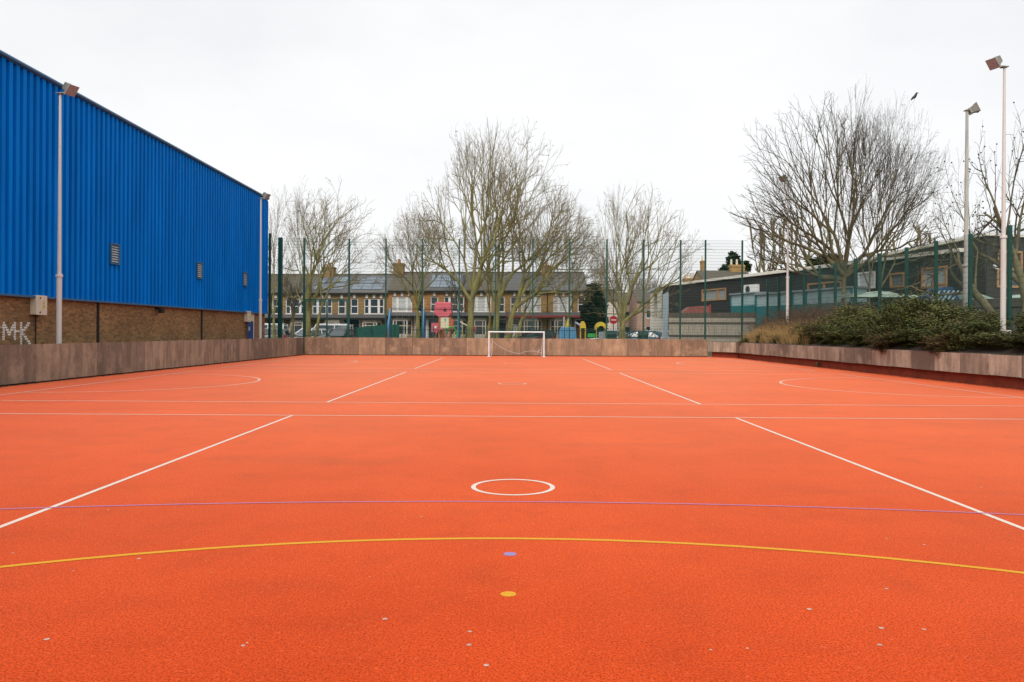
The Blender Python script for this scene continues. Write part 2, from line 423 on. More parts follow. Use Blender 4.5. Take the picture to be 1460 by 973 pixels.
# fallen leaves caught along the foot of the walls
rnd = random.Random(9); mb = MB()
def leafquad(mb, p, s, r, tilt=1.0):
    a = r.uniform(0, 6.283); u = Vector((math.cos(a), math.sin(a), r.uniform(-.4, .4)*tilt)).normalized()
    w = Vector((-math.sin(a), math.cos(a), r.uniform(-.6, .6)*tilt)).normalized()
    mb.quad(p-u*s-w*s*.45, p+u*s-w*s*.6, p+u*s*1.05+w*s*.5, p-u*s+w*s*.5)
for i in range(900):
    y = rnd.uniform(20, 53.4); x = -14.42+(y-22.5)*.0155+abs(rnd.gauss(0, .09))
    leafquad(mb, Vector((x, y, .015)), rnd.uniform(.012, .04), rnd, .3)
for i in range(1300):
    y = rnd.uniform(20, 51.5); x = 15.05-(y-23.5)*.0177+.02-abs(rnd.gauss(0, .08 if y < 42 else .25))
    leafquad(mb, Vector((x, y, .015)), rnd.uniform(.012, .04), rnd, .3)
for i in range(500):
    leafquad(mb, Vector((rnd.uniform(-13.9, 13.3), 53.55-abs(rnd.gauss(0, .08)), .015)), rnd.uniform(.015, .04), rnd, .3)
tag(mb.build('fallen_leaves', M['cane'], None), 'brown fallen leaves and dirt gathered along the foot of the walls', 'leaves', kind='stuff')

# ------------------------------------------------------------------ blue sports hall
hx = -16.0
hall = thing('sports_hall', 'large sports hall with blue ribbed metal cladding above a brown brick base', 'building', (hx, 34, 0))
HY0, HY1, HZ0, HZ1 = 8-34, 52-34, 2.76, 10.28
mb = MB(); y = HY0; pitch = .36; pr = [(0, 0), (.18, 0), (.20, -.11), (.34, -.11)]
pts = []
while y < HY1:
    for dy, dx in pr: pts.append((dx, min(y+dy, HY1)))
    y += pitch
pts.append((0, HY1))
for (xa, ya), (xb, yb) in zip(pts, pts[1:]):
    mb.quad((xa, ya, HZ0), (xb, yb, HZ0), (xb, yb, HZ1), (xa, ya, HZ1))
mb.quad((-.05, HY1, HZ0), (-26, HY1, HZ0), (-26, HY1, HZ1), (-.05, HY1, HZ1))
mb.quad((-.05, HY0, HZ0), (-26, HY0, HZ0), (-26, HY0, HZ1), (-.05, HY0, HZ1)); mb.quad((-26, HY0, 0), (-26, HY1, 0), (-26, HY1, HZ1), (-26, HY0, HZ1))
mb.build('cladding', M['clad'], hall)
mb = MB(); mb.quad((-26, HY0, HZ1-.05), (-.06, HY0, HZ1-.05), (-.06, HY1, HZ1-.05), (-26, HY1, HZ1-.05)); mb.build('roof', M['clad_trim'], hall)
mb = MB(); mb.tube([(.03, HY0, HZ1-.03), (.03, HY1+.05, HZ1-.03)], [.075, .075], 10); mb.box(-.06, .02, HY0, HY1+.04, HZ1-.12, HZ1+.03); mb.build('roof_edge_trim', M['clad_trim'], hall)
MB().box(-.12, .055, HY0, HY1+.03, HZ0-.07, HZ0+.0).build('drip_flashing', M['clad_trim'], hall)
MB().box(-.055, .025, HY1, HY1+.05, HZ0, HZ1-.2).build('corner_trim', M['clad'], hall)
MB().box(-26, -.14, HY0, HY1-.06, 0, HZ0+.1).build('brick_base', M['brick_hall'], hall)
for px in (139, 287):
    yy = 16.14/((730-px)/F)-34
    MB().box(-.16, -.10, yy-.07, yy+.07, 0, HZ0-.06).build('movement_joint', M['dark'], hall)
for px, py in ((162.5, 362.5), (283.5, 386), (348.5, 398.5)):
    yy = 16.0/((730-px)/F); zc = WZ(px, py, yy); yy -= 34
    v = thing('louvre_vent', None, None); v.parent = hall
    bpy.data.objects.remove(v)
    f = MB(); w, h = .36, .42
    f.box(-.02, .06, yy-w, yy+w, zc+h-.06, zc+h); f.box(-.02, .06, yy-w, yy+w, zc-h, zc-h+.05)
    f.box(-.02, .055, yy-w, yy-w+.06, zc-h+.05, zc+h-.06); f.box(-.02, .055, yy+w-.06, yy+w, zc-h+.05, zc+h-.06)
    fo = f.build('louvre_vent', M['clad_trim'], hall)
    s = MB()
    for i in range(7):
        z = zc-h+.09+i*.098
        s.poly([(.0, yy-w+.06, z+.075), (.05, yy-w+.06, z), (.05, yy+w-.06, z), (.0, yy+w-.06, z+.075)])
    s.build('slats', M['car_silver'], fo)
    MB().box(-.052, -.004, yy-w+.05, yy+w-.05, zc-h+.04, zc+h-.05).build('duct', M['dark'], fo)
# service door with its pale surround, sign and over-panel
dy = 16.14/((730-356.5)/F)-34
d = MB().box(-.15, -.10, dy-.50, dy+.50, 0, 2.15).build('door', M['door_blue'], hall)
MB().box(-.099, -.09, dy-.42, dy-.14, 1.62, 1.86).build('door_sign', M['pale_teal'], d)
MB().box(-.149, -.08, dy+.505, dy+.58, 0, 2.2).build('door_frame', M['white'], d)
MB().box(-.149, -.085, dy-.30, dy+.62, 2.21, 2.68).build('door_over_panel', M['cream'], hall)
MB().box(-.10, -.03, dy-.44, dy-.40, .95, 1.1).build('handle', M['rim'], d)
ly = 16.1/((730-223)/F)-34
l = MB(); l.box(-.13, .10, ly-.05, ly+.05, 2.56, 2.66); l.box(.02, .2, ly-.13, ly+.13, 2.40, 2.60); l.build('bulkhead_lamp', M['dark'], hall)
# white sprayed letters M and K, brick course by brick course
g = MB(); r = random.Random(3)
def stroke(p, q, w):
    """stroke between (y,z) points, broken at mortar joints"""
    k = 26
    for i in range(k):
        t = (i+.5)/k; yy = p[0]+(q[0]-p[0])*t; zz = p[1]+(q[1]-p[1])*t
        zc = math.floor(zz/.075)*.075
        if r.random() < .1: continue
        g.box(-.139, -.136-.0005*r.random(), yy-w+r.uniform(-.02, .02), yy+w+r.uniform(-.02, .02), zc+.012, zc+.070)
yA = 16.14/((730-5)/F)-34; yB = 16.14/((730-21)/F)-34; zA, zB = 1.33, 1.82
stroke((yA, zA), (yA, zB), .045); stroke((yA, zB), ((yA+yB)/2, zA+.15), .045); stroke(((yA+yB)/2, zA+.15), (yB, zB), .045); stroke((yB, zB), (yB, zA), .045)
g.box(-.139, -.137, yA-.25, yA, 1.70, 1.715); g.box(-.139, -.137, yB, yB+.25, 1.55, 1.60)
yC = 16.14/((730-30)/F)-34; yD = 16.14/((730-42)/F)-34
stroke((yC, 1.18), (yC, 1.86), .045); stroke((yC, 1.5), (yD, 1.86), .045); stroke((yC, 1.55), (yD+.05, 1.15), .05)
g.build('graffiti', M['graffiti'], hall)

# cream electrical boxes on the brick base
def ebox(px, py0, py1, label):
    Y = 16.1/((730-px)/F); z0, z1 = WZ(px, py1, Y), WZ(px, py0, Y)
    t = thing('electrical_box', label, 'electrical box', (hx-.135, Y, z0), group='electrical boxes on the hall wall')
    h = z1-z0; w = .30
    MB().box(0, .20, -w, w, 0, h).build('cabinet', M['cream'], t, bevel=.012)
    MB().box(.201, .225, -w-.015, w+.015, .0-.01, h+.01).build('cover', M['cream'], t, bevel=.01)
    for z in (.08, h-.08): MB().tube([(.22, -.1, z), (.24, -.1, z)], [.03, .03], 10).build('latch', M['dark'], t)
    lb = MB(); lb.box(.226, .229, .05, .17, h*.35, h*.52); lb.build('warning_label', M['play_yellow'], t)
    tr = MB(); tr.prism([(.06, h*.58), (.18, h*.58), (.12, h*.78)], 'x', .226, .229); tr.build('warning_triangle', M['play_yellow'], t)
    MB().tube([(.05, -.05, -1.5), (.05, -.05, 0)], [.02, .02], 8).build('conduit', M['dark'], t)
ebox(51.5, 422, 449, 'cream electrical box on brick wall above the white graffiti letters')
ebox(351, 444, 459, 'cream electrical box beside the blue service door')

# ------------------------------------------------------------------ floodlight poles
def floodlight(px, X, zb, ztop, label, toward, pm, head_yaw=0, pitch=35, rad=.085, Y=None):
    if Y is None: Y = X/((px-730)/F)
    t = thing('floodlight_pole', label, 'floodlight', (X, Y, zb), 0, 'floodlight poles round the court')
    h = ztop-zb; k = h*.36
    MB().tube([(0,0,-.6), (0,0,k)], [rad, rad], 14, False).build('lower_pole', pm, t, smooth=True)
    MB().tube([(0,0,k+.02), (0,0,h*.7), (0,0,h)], [rad*.78, rad*.62, rad*.45], 14, False).build('upper_pole', pm, t, smooth=True)
    MB().tube([(0,0,k-.04), (0,0,k+.05)], [rad*1.35, rad*1.25], 14).build('collar', pm, t)
    p = MB(); p.box(-.18, .18, -.18, .18, -.5, .09); p.build('foundation', M['concrete'], t, bevel=.02)
    s = toward                                          # +1 lamp to the right of the pole
    br = MB(); br.box(-.02*s if s > 0 else -.22, .22 if s > 0 else .02, -.03, .03, h-.02, h+.03); br.box(-.10, .10, -.10, .10, h-.03, h-.005)
    br.build('bracket', M['lamp_body'], t)
    head = bpy.data.objects.new('lamp_head', None); bpy.data.objects.remove(head)
    # the head: tapered housing, cooling fins, a front glass looking down at the court
    hb = MB(); a = .175; b = .11
    hb.v = [(0,-a,-a),(0,a,-a),(0,a,a),(0,-a,a),(-.22,-b,-b),(-.22,b,-b),(-.22,b,b),(-.22,-b,b)]
    hb.f = [(0,1,2,3),(7,6,5,4),(0,4,5,1),(1,5,6,2),(2,6,7,3),(3,7,4,0)]
    for i in range(5): hb.box(-.30, -.19, -.11+i*.05, -.085+i*.05, -.11, .11)
    hb.box(-.34, -.22, -.05, .05, -.16, -.05)
    o = hb.build('lamp_head', M['lamp_body'], t)
    o.location = (.38*s, 0, h+.10); o.rotation_euler = (0, R(pitch), math.atan2(0, s)+head_yaw)
    gl = MB(); gl.box(.002, .035, -a-.02, a+.02, -a-.02, a+.02); gl.build('lamp_glass', M['lamp_glass'], o, bevel=.01)
floodlight(84, -15.2, 0, WZ(84, 133, 26.7), 'tall floodlight pole standing close before the blue hall wall and its graffiti', 1, M['pole'], -.35, 38)
floodlight(371, -15.2, 0, WZ(371, 283, 48.1), 'floodlight pole at the far corner of the blue hall near the blue door', 1, M['pole'], -.3, 38)
floodlight(1430, 16.6, bank(16.6, 27)+.05, WZ(1430, 95, 26.9), 'tall pinkish white floodlight pole rising from the green shrubs', -1, M['pole'], .35, 38)
floodlight(1122.5, 16.6, bank(16.6, 48)+.08, WZ(1122, 258, 48), 'floodlight pole rising from the dry brown grass under a bare tree', -1, M['pole'], .3, 38)
floodlight(1377, 18.2, 0.9, WZ(1377, 158, 32), 'grey weathered floodlight pole behind the green mesh fence', 1, M['pole_grey'], -.25, -25, .115)

# ------------------------------------------------------------------ goal
gp, gq = W(697, 508.3, 51.9), W(775.5, 509, 51.9); gy = 51.9
goal = thing('goal', 'white tubular goal without net against the far board wall', 'goal', (0, gy, 0))
gh = WZ(697, 473.5, gy)
for x in (gp.x, gq.x):
    MB().tube([(x,0,0), (x,0,gh)], [.045, .045], 12, False).build('post', M['goal'], goal, smooth=True)
    MB().box(x-.1, x+.1, -.06, .45, 0, .03).build('foot', M['goal'], goal)
s = MB(); s.tube([(gp.x+.03,.02,gh-.05), (gp.x+.05,.42,gh-.32), (gp.x+.14,1.0,.03)], [.026]*3, 8, False); s.build('back_stay', M['goal'], goal, smooth=True)
s = MB(); s.tube([(gq.x-.03,.02,gh-.06), (gq.x-.05,.42,gh-.32), (gq.x-.14,1.0,.03)], [.026]*3, 8, False); s.build('back_stay', M['goal'], goal, smooth=True)
MB().tube([(gp.x-.045,0,gh), (gq.x+.045,0,gh)], [.045, .045], 12).build('crossbar', M['goal'], goal)
rp = []; r = random.Random(2)
for i in range(25):
    t = i/24; x = gp.x+.12+(gq.x-gp.x-.25)*t; z = 1.15 - .95*math.sin(math.pi*min(1, t*.84))**.8 if t < .62 else .28+.1*math.sin((t-.62)*9)
    rp.append((x, .6+.1*math.sin(t*5), max(.15, z)))
MB().tube(rp, [.011]*25, 5).build('net_rope', M['rope'], goal)
MB().tube([(gq.x-.38,.55,.22), (gq.x-.36,.5,.36), (gq.x-.24,.5,.5)], [.035,.03,.012], 6).build('rope_knot', M['rope'], goal)

# ------------------------------------------------------------------ mesh fences
def fence_panel(t, a, b, za0, za1, zb0, zb1, name='mesh_panel', dv=.07, dh=.2):
    a, b = Vector(a), Vector(b); L = (b-a).length; mb = MB(); k = int(L/dv)
    for i in range(1, k):
        f = i/k; p = a.lerp(b, f)
        mb.tube([(p.x,p.y,za0+(zb0-za0)*f), (p.x,p.y,za1+(zb1-za1)*f)], [.0032]*2, 3, False)
    h = int((za1-za0)/dh)
    for j in range(h+1):
        f = j/h; q0 = Vector((a.x,a.y,za0+(za1-za0)*f)); q1 = Vector((b.x,b.y,zb0+(zb1-zb0)*f))
        rr = .0105 if j % 10 == 0 else .006
        mb.tube([q0, q1], [rr]*2, 3, False)
    return mb.build(name, M['wire'], t)
def post(t, x, y, z0, z1, w=.045, name='post'):
    p = MB().box(x-w, x+w, y-w, y+w, z0, z1).build(name, M['fence'], t); return p
FY = 54.75
far = thing('mesh_fence', 'tall green mesh fence with slim posts behind the far board wall', 'fence', (0, FY, 0))
fp = [(385, 333, .07), (400, 339, .13), (434, 339.5, .06), (498, 340.5, .055), (550.5, 340.5, .045), (602.5, 341, .045), (655, 341, .045), (707, 341, .045), (760, 341, .045), (812.5, 341, .045), (865.5, 341.5, .05), (918, 342, .05), (970.5, 342.5, .05), (1006, 342.5, .05), (1058.5, 343, .05)]
P = []
for px, py, w in fp:
    q = W(px, py, FY if px > 410 else FY-.6); P.append((q.x, q.y-FY, q.z)); post(far, q.x, q.y-FY, 0, q.z, w)
for (a, b) in zip(P, P[1:]):
    z0 = 1.25
    if a is P[2]:                                   # the bay with the double gate
        zh = WZ(466, 428, FY)
        fence_panel(far, (a[0],a[1],0), (b[0],b[1],0), zh, a[2]-.05, zh, b[2]-.05)
        MB().box(a[0]+.06, b[0]-.06, -.04, .04, zh-.05, zh+.05).build('gate_header', M['fence'], far)
        mx = WX(466, FY)
        for (g0, g1) in ((a[0]+.08, mx-.01), (mx+.01, b[0]-.08)):
            gt = MB(); gt.box(g0, g0+.05, -.025, .025, .1, zh-.08); gt.box(g1-.05, g1, -.025, .025, .1, zh-.08)
            gt.box(g0+.05, g1-.05, -.02, .02, zh-.14, zh-.09); gt.box(g0+.05, g1-.05, -.02, .02, .1, .15); gt.box(g0+.05, g1-.05, -.02, .02, 1.25, 1.30)
            go = gt.build('gate', M['fence'], far); fence_panel(go, (g0,0,0), (g1,0,0), .12, zh-.1, .12, zh-.1)
    else:
        fence_panel(far, (a[0],a[1],0), (b[0],b[1],0), z0, a[2]-.04, z0, b[2]-.04)
rf = thing('mesh_fence', 'lower green mesh fence along the shrub bed in front of the black building', 'fence', (17.6, 40, 0))
rp_ = [(1083.5, 395), (1094, 398), (1110, 395), (1127, 390), (1146, 384), (1168, 379), (1190.5, 375), (1219.5, 369), (1254, 361.5), (1292, 353), (1334, 344), (1383, 334), (1439, 321.5)]
Q = []
for px, py in rp_[1:]:
    Y = 17.6/((px-730)/F); z = WZ(px, py, Y); Q.append((0, Y-40, z)); post(rf, 0, Y-40, .8, z, .06)
Q += [(0, 26.0-40, Q[-1][2]), (0, 23.6-40, Q[-1][2])]
for q in Q[-2:]: post(rf, 0, q[1], .8, q[2], .05)
Q.insert(0, (P[-1][0]-17.6, 54.75-40, 5.45))
for a, b in zip(Q, Q[1:]): fence_panel(rf, (a[0],a[1],0), (b[0],b[1],0), 1.6, a[2]-.03, 1.6, b[2]-.03, dv=.05)

# green painted railings of the playground
rl = thing('railing', 'dark green vertical bar railing round the playground', 'railing', (0, 58.5, 0))
zt = WZ(760, 467.5, 58.5); x = WX(572, 58.5); xe = WX(946, 58.5)
while x < xe-.3:
    x2 = min(x+2.4, xe); mb = MB(); k = int((x2-x)/.12)
    for i in range(1, k): mb.box(x+(x2-x)*i/k-.011, x+(x2-x)*i/k+.011, -.011, .011, .12, zt)
    mb.box(x+.03, x2-.03, -.02, .02, .22, .26); mb.box(x+.03, x2-.03, -.02, .02, zt-.22, zt-.18)
    mb.build('bar_panel', M['rail'], rl); MB().box(x-.03, x+.03, -.03, .03, 0, zt+.08).build('post', M['rail'], rl); x = x2

# ------------------------------------------------------------------ trees
def grow(r, mbT, mbC, tips, p, d, L, rad, lvl, maxl, cfg):
    n = max(3, min(9, int(L/.55))); pts = [p.copy()]; rads = [rad]; dirs = [d.copy()]
    jit = cfg['jit']*(1+.35*lvl); up = cfg['up'][min(lvl, len(cfg['up'])-1)]
    for i in range(n):
        d = (d + Vector((r.gauss(0, jit), r.gauss(0, jit), r.gauss(0, jit)*.7+up/n))).normalized()
        p = p + d*(L/n); pts.append(p.copy()); dirs.append(d.copy())
        rads.append(max(cfg['rmin'], rad*(1-(cfg['taper0'] if lvl == 0 else .72)*(i+1)/n)))
    k = 8 if lvl == 0 else 6 if lvl == 1 else 4 if lvl == 2 else 3
    (mbT if lvl <= 1 else mbC).tube(pts, rads, k, False)
    tips.append(p)
    if lvl >= maxl: return
    cnt = cfg['n'][lvl]; az = r.uniform(0, 6.28)
    for c in range(cnt):
        t = cfg['t0'][lvl] + (1-cfg['t0'][lvl])*(c+r.uniform(.1, .9))/cnt; t = min(t, .98)
        i = min(n-1, int(t*n)); q = pts[i].lerp(pts[i+1], t*n-i); dd = dirs[i]
        az += 2.4+r.uniform(-.5, .5); ang = R(r.uniform(*cfg['ang'][lvl]))
        ref = Vector((0,0,1)) if abs(dd.z) < .9 else Vector((1,0,0))
        u = dd.cross(ref).normalized(); w = u.cross(dd)
        nd = dd*math.cos(ang) + (u*math.cos(az)+w*math.sin(az))*math.sin(ang)
        LL = L*r.uniform(*cfg['len'][lvl])*(1.15-.55*t)
        grow(r, mbT, mbC, tips, q, nd.normalized(), LL, max(cfg['rmin'], rads[i]*cfg['rk']), lvl+1, maxl, cfg)
BASE = dict(jit=.05, up=(.1, .28, .15, .1, .1), n=(8, 7, 6, 5), t0=(.35, .25, .2, .2), ang=((24, 50), (22, 42), (22, 44), (25, 50)),
            len=((.62, .9), (.42, .62), (.4, .6), (.4, .65)), rk=.58, rmin=.010, taper0=.72)
def tree(label, px, Y, zg, box, stems, seed, bark, twig, maxl=4, pods=.03, name='bare_tree', cat='tree', **kw):
    """stems: list of (dx, dy, direction, length, radius). box: left px, right px, top py of the crown"""
    cfg = dict(BASE); cfg.update(kw); r = random.Random(seed); T, K = MB(), MB(); tips = []
    for (dx, dy, d, L, rad) in stems:
        grow(r, T, K, tips, Vector((dx, dy, -.3)), Vector(d).normalized(), L, rad, 0, maxl, cfg)
    bx = WX(px, Y)
    xl, xr, zt = WX(box[0], Y)-bx, WX(box[1], Y)-bx, WZ(px, box[2], Y)-zg
    xs = sorted(v[0] for v in K.v); zs = sorted(v[2] for v in K.v)
    kl = xl/min(-.01, xs[int(len(xs)*.004)]); kr = xr/max(.01, xs[int(len(xs)*.996)]); kz = zt/zs[int(len(zs)*.999)]
    ky = (kl+kr)/2
    def fit(v):
        k = kl if v[0] < 0 else kr; f = min(1, max(0, (v[2]-.5)/2.5))
        return (v[0]*(1+(k-1)*f), v[1]*(1+(ky-1)*f), v[2]*kz)
    T.v = [fit(v) for v in T.v]; K.v = [fit(v) for v in K.v]
    if pods:
        for p in tips:
            if r.random() < pods:
                q = Vector(fit(p)); s = .045; n = len(K.v)
                K.v += [(q.x+s,q.y,q.z),(q.x-s,q.y,q.z),(q.x,q.y+s,q.z),(q.x,q.y-s,q.z),(q.x,q.y,q.z+s),(q.x,q.y,q.z-s)]
                K.f += [(n+a, n+b, n+c) for a in (0,1) for b in (2,3) for c in (4,5)]
    t = thing(name, label, cat, (bx, Y, zg), 0, 'bare trees around the court')
    T.build('trunk', bark, t, smooth=True); K.build('crown', twig, t)
    return t
V = Vector
def fork(r, T, K, tips, p, d, L, rad, dep, maxd, c):
    """one limb that bends, carries side twigs and splits at its end"""
    n = max(2, min(5, int(L/.4))); pts, rads = [p.copy()], [rad]; end = max(.008, rad*.80)
    for i in range(n):
        d = (d+V((r.gauss(0, c['jit']), r.gauss(0, c['jit']), r.gauss(0, c['jit'])+c['up']/n))).normalized()
        p = p+d*(L/n); pts.append(p.copy()); rads.append(rad+(end-rad)*(i+1)/n)
    (T if rad > .035 else K).tube(pts, rads, 8 if rad > .15 else 6 if rad > .06 else 4 if rad > .025 else 3, False)
    def side(q, dd, LL, rr, lo, hi):
        az = r.uniform(0, 6.28); ang = R(r.uniform(lo, hi)); ref = V((0,0,1)) if abs(dd.z) < .9 else V((1,0,0))
        u = dd.cross(ref).normalized(); w = u.cross(dd)
        return dd*math.cos(ang)+(u*math.cos(az)+w*math.sin(az))*math.sin(ang)
    if dep >= 2:                                    # fine shoots along the limb
        for k in range(c['twigs'] if dep > 3 else 1):
            i = r.randint(1, n); q = pts[i]; e = side(q, d, 1, 1, 20, 60).normalized(); l = r.uniform(.35, 1.0)
            m1 = q+e*l*.5; e2 = (e+V((r.gauss(0,.15), r.gauss(0,.15), .12))).normalized(); m2 = m1+e2*l*.5
            K.tube([q, m1, m2], [c['rt']*1.25, c['rt'], c['rt']*.7], 3, False)
            if r.random() < .6: K.tube([m1, m1+(e+V((r.gauss(0,.5), r.gauss(0,.5), r.gauss(0,.3)))).normalized()*l*.45], [c['rt'], c['rt']*.6], 3, False)
            if r.random() < .12: tips.append(m2)
    if dep >= maxd: tips.append(p); return
    k = 3 if (dep < c['tri'] or r.random() < .22) else 2
    az = r.uniform(0, 6.28); ref = V((0,0,1)) if abs(d.z) < .9 else V((1,0,0)); u = d.cross(ref).normalized(); w = u.cross(d)
    for j in range(k):
        lead = j == 0 and dep > 0
        ang = R(r.uniform(5, 14) if lead else r.uniform(*c['ang'])); az += 6.28/k+r.uniform(-.5, .5)
        nd = d*math.cos(ang)+(u*math.cos(az)+w*math.sin(az))*math.sin(ang)
        if nd.z < c['minz']: nd.z = c['minz']+r.uniform(0, .12)
        fork(r, T, K, tips, p, nd.normalized(), L*c['lk']*r.uniform(.82, 1.15), end*(.86 if lead else c['rk']), dep+1, maxd, c)
def ftree(label, px, Y, zg, box, stems, seed, bark, twig, pods=.05, **kw):
    """stems: (dx, dy, direction, trunk length, radius, first limb length, depth, number of first limbs, spread low, spread high)"""
    c = dict(jit=.075, up=.10, ang=(20, 38), lk=.84, rk=.70, tri=2, twigs=3, rt=.010, minz=-.1, pw=.8, drop=.24); c['rt'] = .0095; c.update(kw)
    r = random.Random(seed); T, K = MB(), MB(); tips = []
    for (dx, dy, d, L, rad, l1, dep, nb, lo, hi) in stems:
        d = V(d).normalized(); p = V((dx, dy, -.3)); pts, rads = [p.copy()], [rad*1.25]; n = 6
        for i in range(n):
            d = (d+V((r.gauss(0,.03), r.gauss(0,.03), .03))).normalized(); p = p+d*(L/n); pts.append(p.copy()); rads.append(rad*(1-.22*(i+1)/n))
        T.tube(pts, rads, 10, False); az = r.uniform(0, 6.28)
        ref = V((1,0,0)); u = d.cross(ref).normalized(); w = u.cross(d)
        for j in range(nb):
            az += 2.4+r.uniform(-.3, .3); ang = R(lo+(hi-lo)*((j+.5)/nb)**c['pw']); t = 1-c['drop']*(j/nb)**1.2; i = min(n-1, int(t*n)); q = pts[i].lerp(pts[i+1], t*n-i)
            nd = d*math.cos(ang)+(u*math.cos(az)+w*math.sin(az))*math.sin(ang)
            fork(r, T, K, tips, q, nd.normalized(), l1*r.uniform(.8, 1.1), rad*r.uniform(.46, .64), 0, dep, c)
    bx = WX(px, Y); xl, xr, zt = WX(box[0], Y)-bx, WX(box[1], Y)-bx, WZ(px, box[2], Y)-zg
    xs = sorted(v[0] for v in K.v); zs = sorted(v[2] for v in K.v)
    kl = xl/min(-.01, xs[int(len(xs)*.003)]); kr = xr/max(.01, xs[int(len(xs)*.997)]); kz = zt/zs[int(len(zs)*.9985)]; ky = (kl+kr)/2
    def fit(v):
        k = kl if v[0] < 0 else kr; f = min(1, max(0, (v[2]-.5)/2.5)); return (v[0]*(1+(k-1)*f), v[1]*(1+(ky-1)*f), v[2]*kz)
    T.v = [fit(v) for v in T.v]; K.v = [fit(v) for v in K.v]
    for p in tips:
        if r.random() < pods:
            q = V(fit(p)); a = .05; n = len(K.v)
            K.v += [(q.x+a,q.y,q.z),(q.x-a,q.y,q.z),(q.x,q.y+a,q.z),(q.x,q.y-a,q.z),(q.x,q.y,q.z+a),(q.x,q.y,q.z-a)]
            K.f += [(n+x, n+y, n+z) for x in (0,1) for y in (2,3) for z in (4,5)]
    t = thing('bare_tree', label, 'tree', (bx, Y, zg), 0, 'bare trees around the court')
    T.build('trunk', bark, t, smooth=True); K.build('crown', twig, t); return t
tree('slender bare tree just beyond the corner of the blue hall', 392, 71, .3, (362, 428, 262), [(0,0,(0,0,1),9,.2)], 11, M['bark'], M['twig'], 3, n=(12, 8, 6), t0=(.25,.2,.2))
ftree('mossy bare tree with thick trunk behind the double gate of the mesh fence', 436, 65, .2, (396, 545, 264), [(0,0,(.02,0,1),4.6,.40,3.0,5,5,8,60), (.25,.1,(.4,.1,1),5.0,.17,2.6,4,3,10,40)], 23, M['bark'], M['twig'])
tree('small dark pruned street tree before the leftmost bay windows', 416, 71, .3, (398, 440, 392), [(0,0,(0,0,1),3.2,.22)], 31, M['bark_d'], M['twig_d'], 3, n=(9, 7, 6), t0=(.55,.3,.2), pods=0, ang=((30,55),(20,40),(20,45)))
ftree('thin bare tree with curved limbs between the blue swing frames', 595, 68, .3, (534, 664, 282), [(0,0,(.02,0,1),4.2,.27,2.7,5,5,8,62)], 41, M['bark'], M['twig'])
ftree('tall bare plane tree with mossy trunk left of the goal', 668, 64, .2, (584, 770, 176), [(0,0,(.02,0,1),6.0,.45,3.9,5,6,6,66)], 57, M['bark'], M['twig'])
ftree('large many stemmed bare plane tree above the left goal post', 703, 66, .2, (650, 856, 180), [(.2,0,(.05,0,1),6.0,.40,3.6,5,4,6,46), (-.4,.1,(-.12,.1,1),5.0,.24,2.2,5,3,8,34), (.6,-.1,(.55,.0,1),6.0,.37,3.8,5,4,8,48), (.8,.1,(.95,.1,1),4.6,.19,3.0,5,3,8,36)], 63, M['bark'], M['twig'])
ftree('slim bare tree with upright limbs in front of the end house', 809, 69, .3, (752, 864, 288), [(0,0,(0,0,1),3.6,.21,2.7,5,4,6,56)], 71, M['bark'], M['twig'])
ftree('broad bare tree forking low beside the no entry sign', 888, 65, .2, (836, 996, 260), [(0,0,(-.02,0,1),3.4,.46,3.5,5,6,8,72)], 83, M['bark'], M['twig'], lk=.86)
tree('small black branched tree behind the red roofed play tower', 652, 72, .3, (628, 676, 380), [(0,0,(0,0,1),3.4,.14)], 97, M['bark_d'], M['twig_d'], 3, n=(8, 6, 5), t0=(.45,.3,.2), pods=0)
zb = bank(20, 47)
ftree('big wide bare tree with dense rounded crown inside the mesh fence', 1203, 47, zb, (1042, 1296, 132), [(0,0,(.0,0,1),5.1,.36,2.8,5,10,6,84)], 107, M['bark_d'], M['twig_d'], 0, lk=.86, rt=.0085, jit=.06, ang=(18, 34), minz=.0, twigs=2, pw=.62, drop=.13, rk=.74)
leaning = ftree('bare tree with two bending trunks leaning right past the grey floodlight pole', 1237, 45.5, zb, (1174, 1354, 142), [(0,0,(.02,0,1),5.0,.20,2.4,4,4,6,54), (.25,.1,(.62,.0,1),5.2,.27,3.4,5,5,4,46)], 113, M['bark_d'], M['twig_d'], 0, lk=.86, rt=.0085, ang=(18, 34), twigs=3)
tree('bare tree at the right edge with hanging seed pods behind the near floodlight', 1472, 33, 1.0, (1345, 1610, 150), [(0,0,(-.12,0,1),5.5,.28), (-.1,0,(-.75,.1,.8),6,.17), (0,0,(.5,0,1),6,.13)], 127, M['bark_d'], M['twig_d'], 3, pods=.22, n=(7, 6, 6), t0=(.4,.2,.2), jit=.12, ang=((35,70),(30,65),(30,65)), rmin=.006)

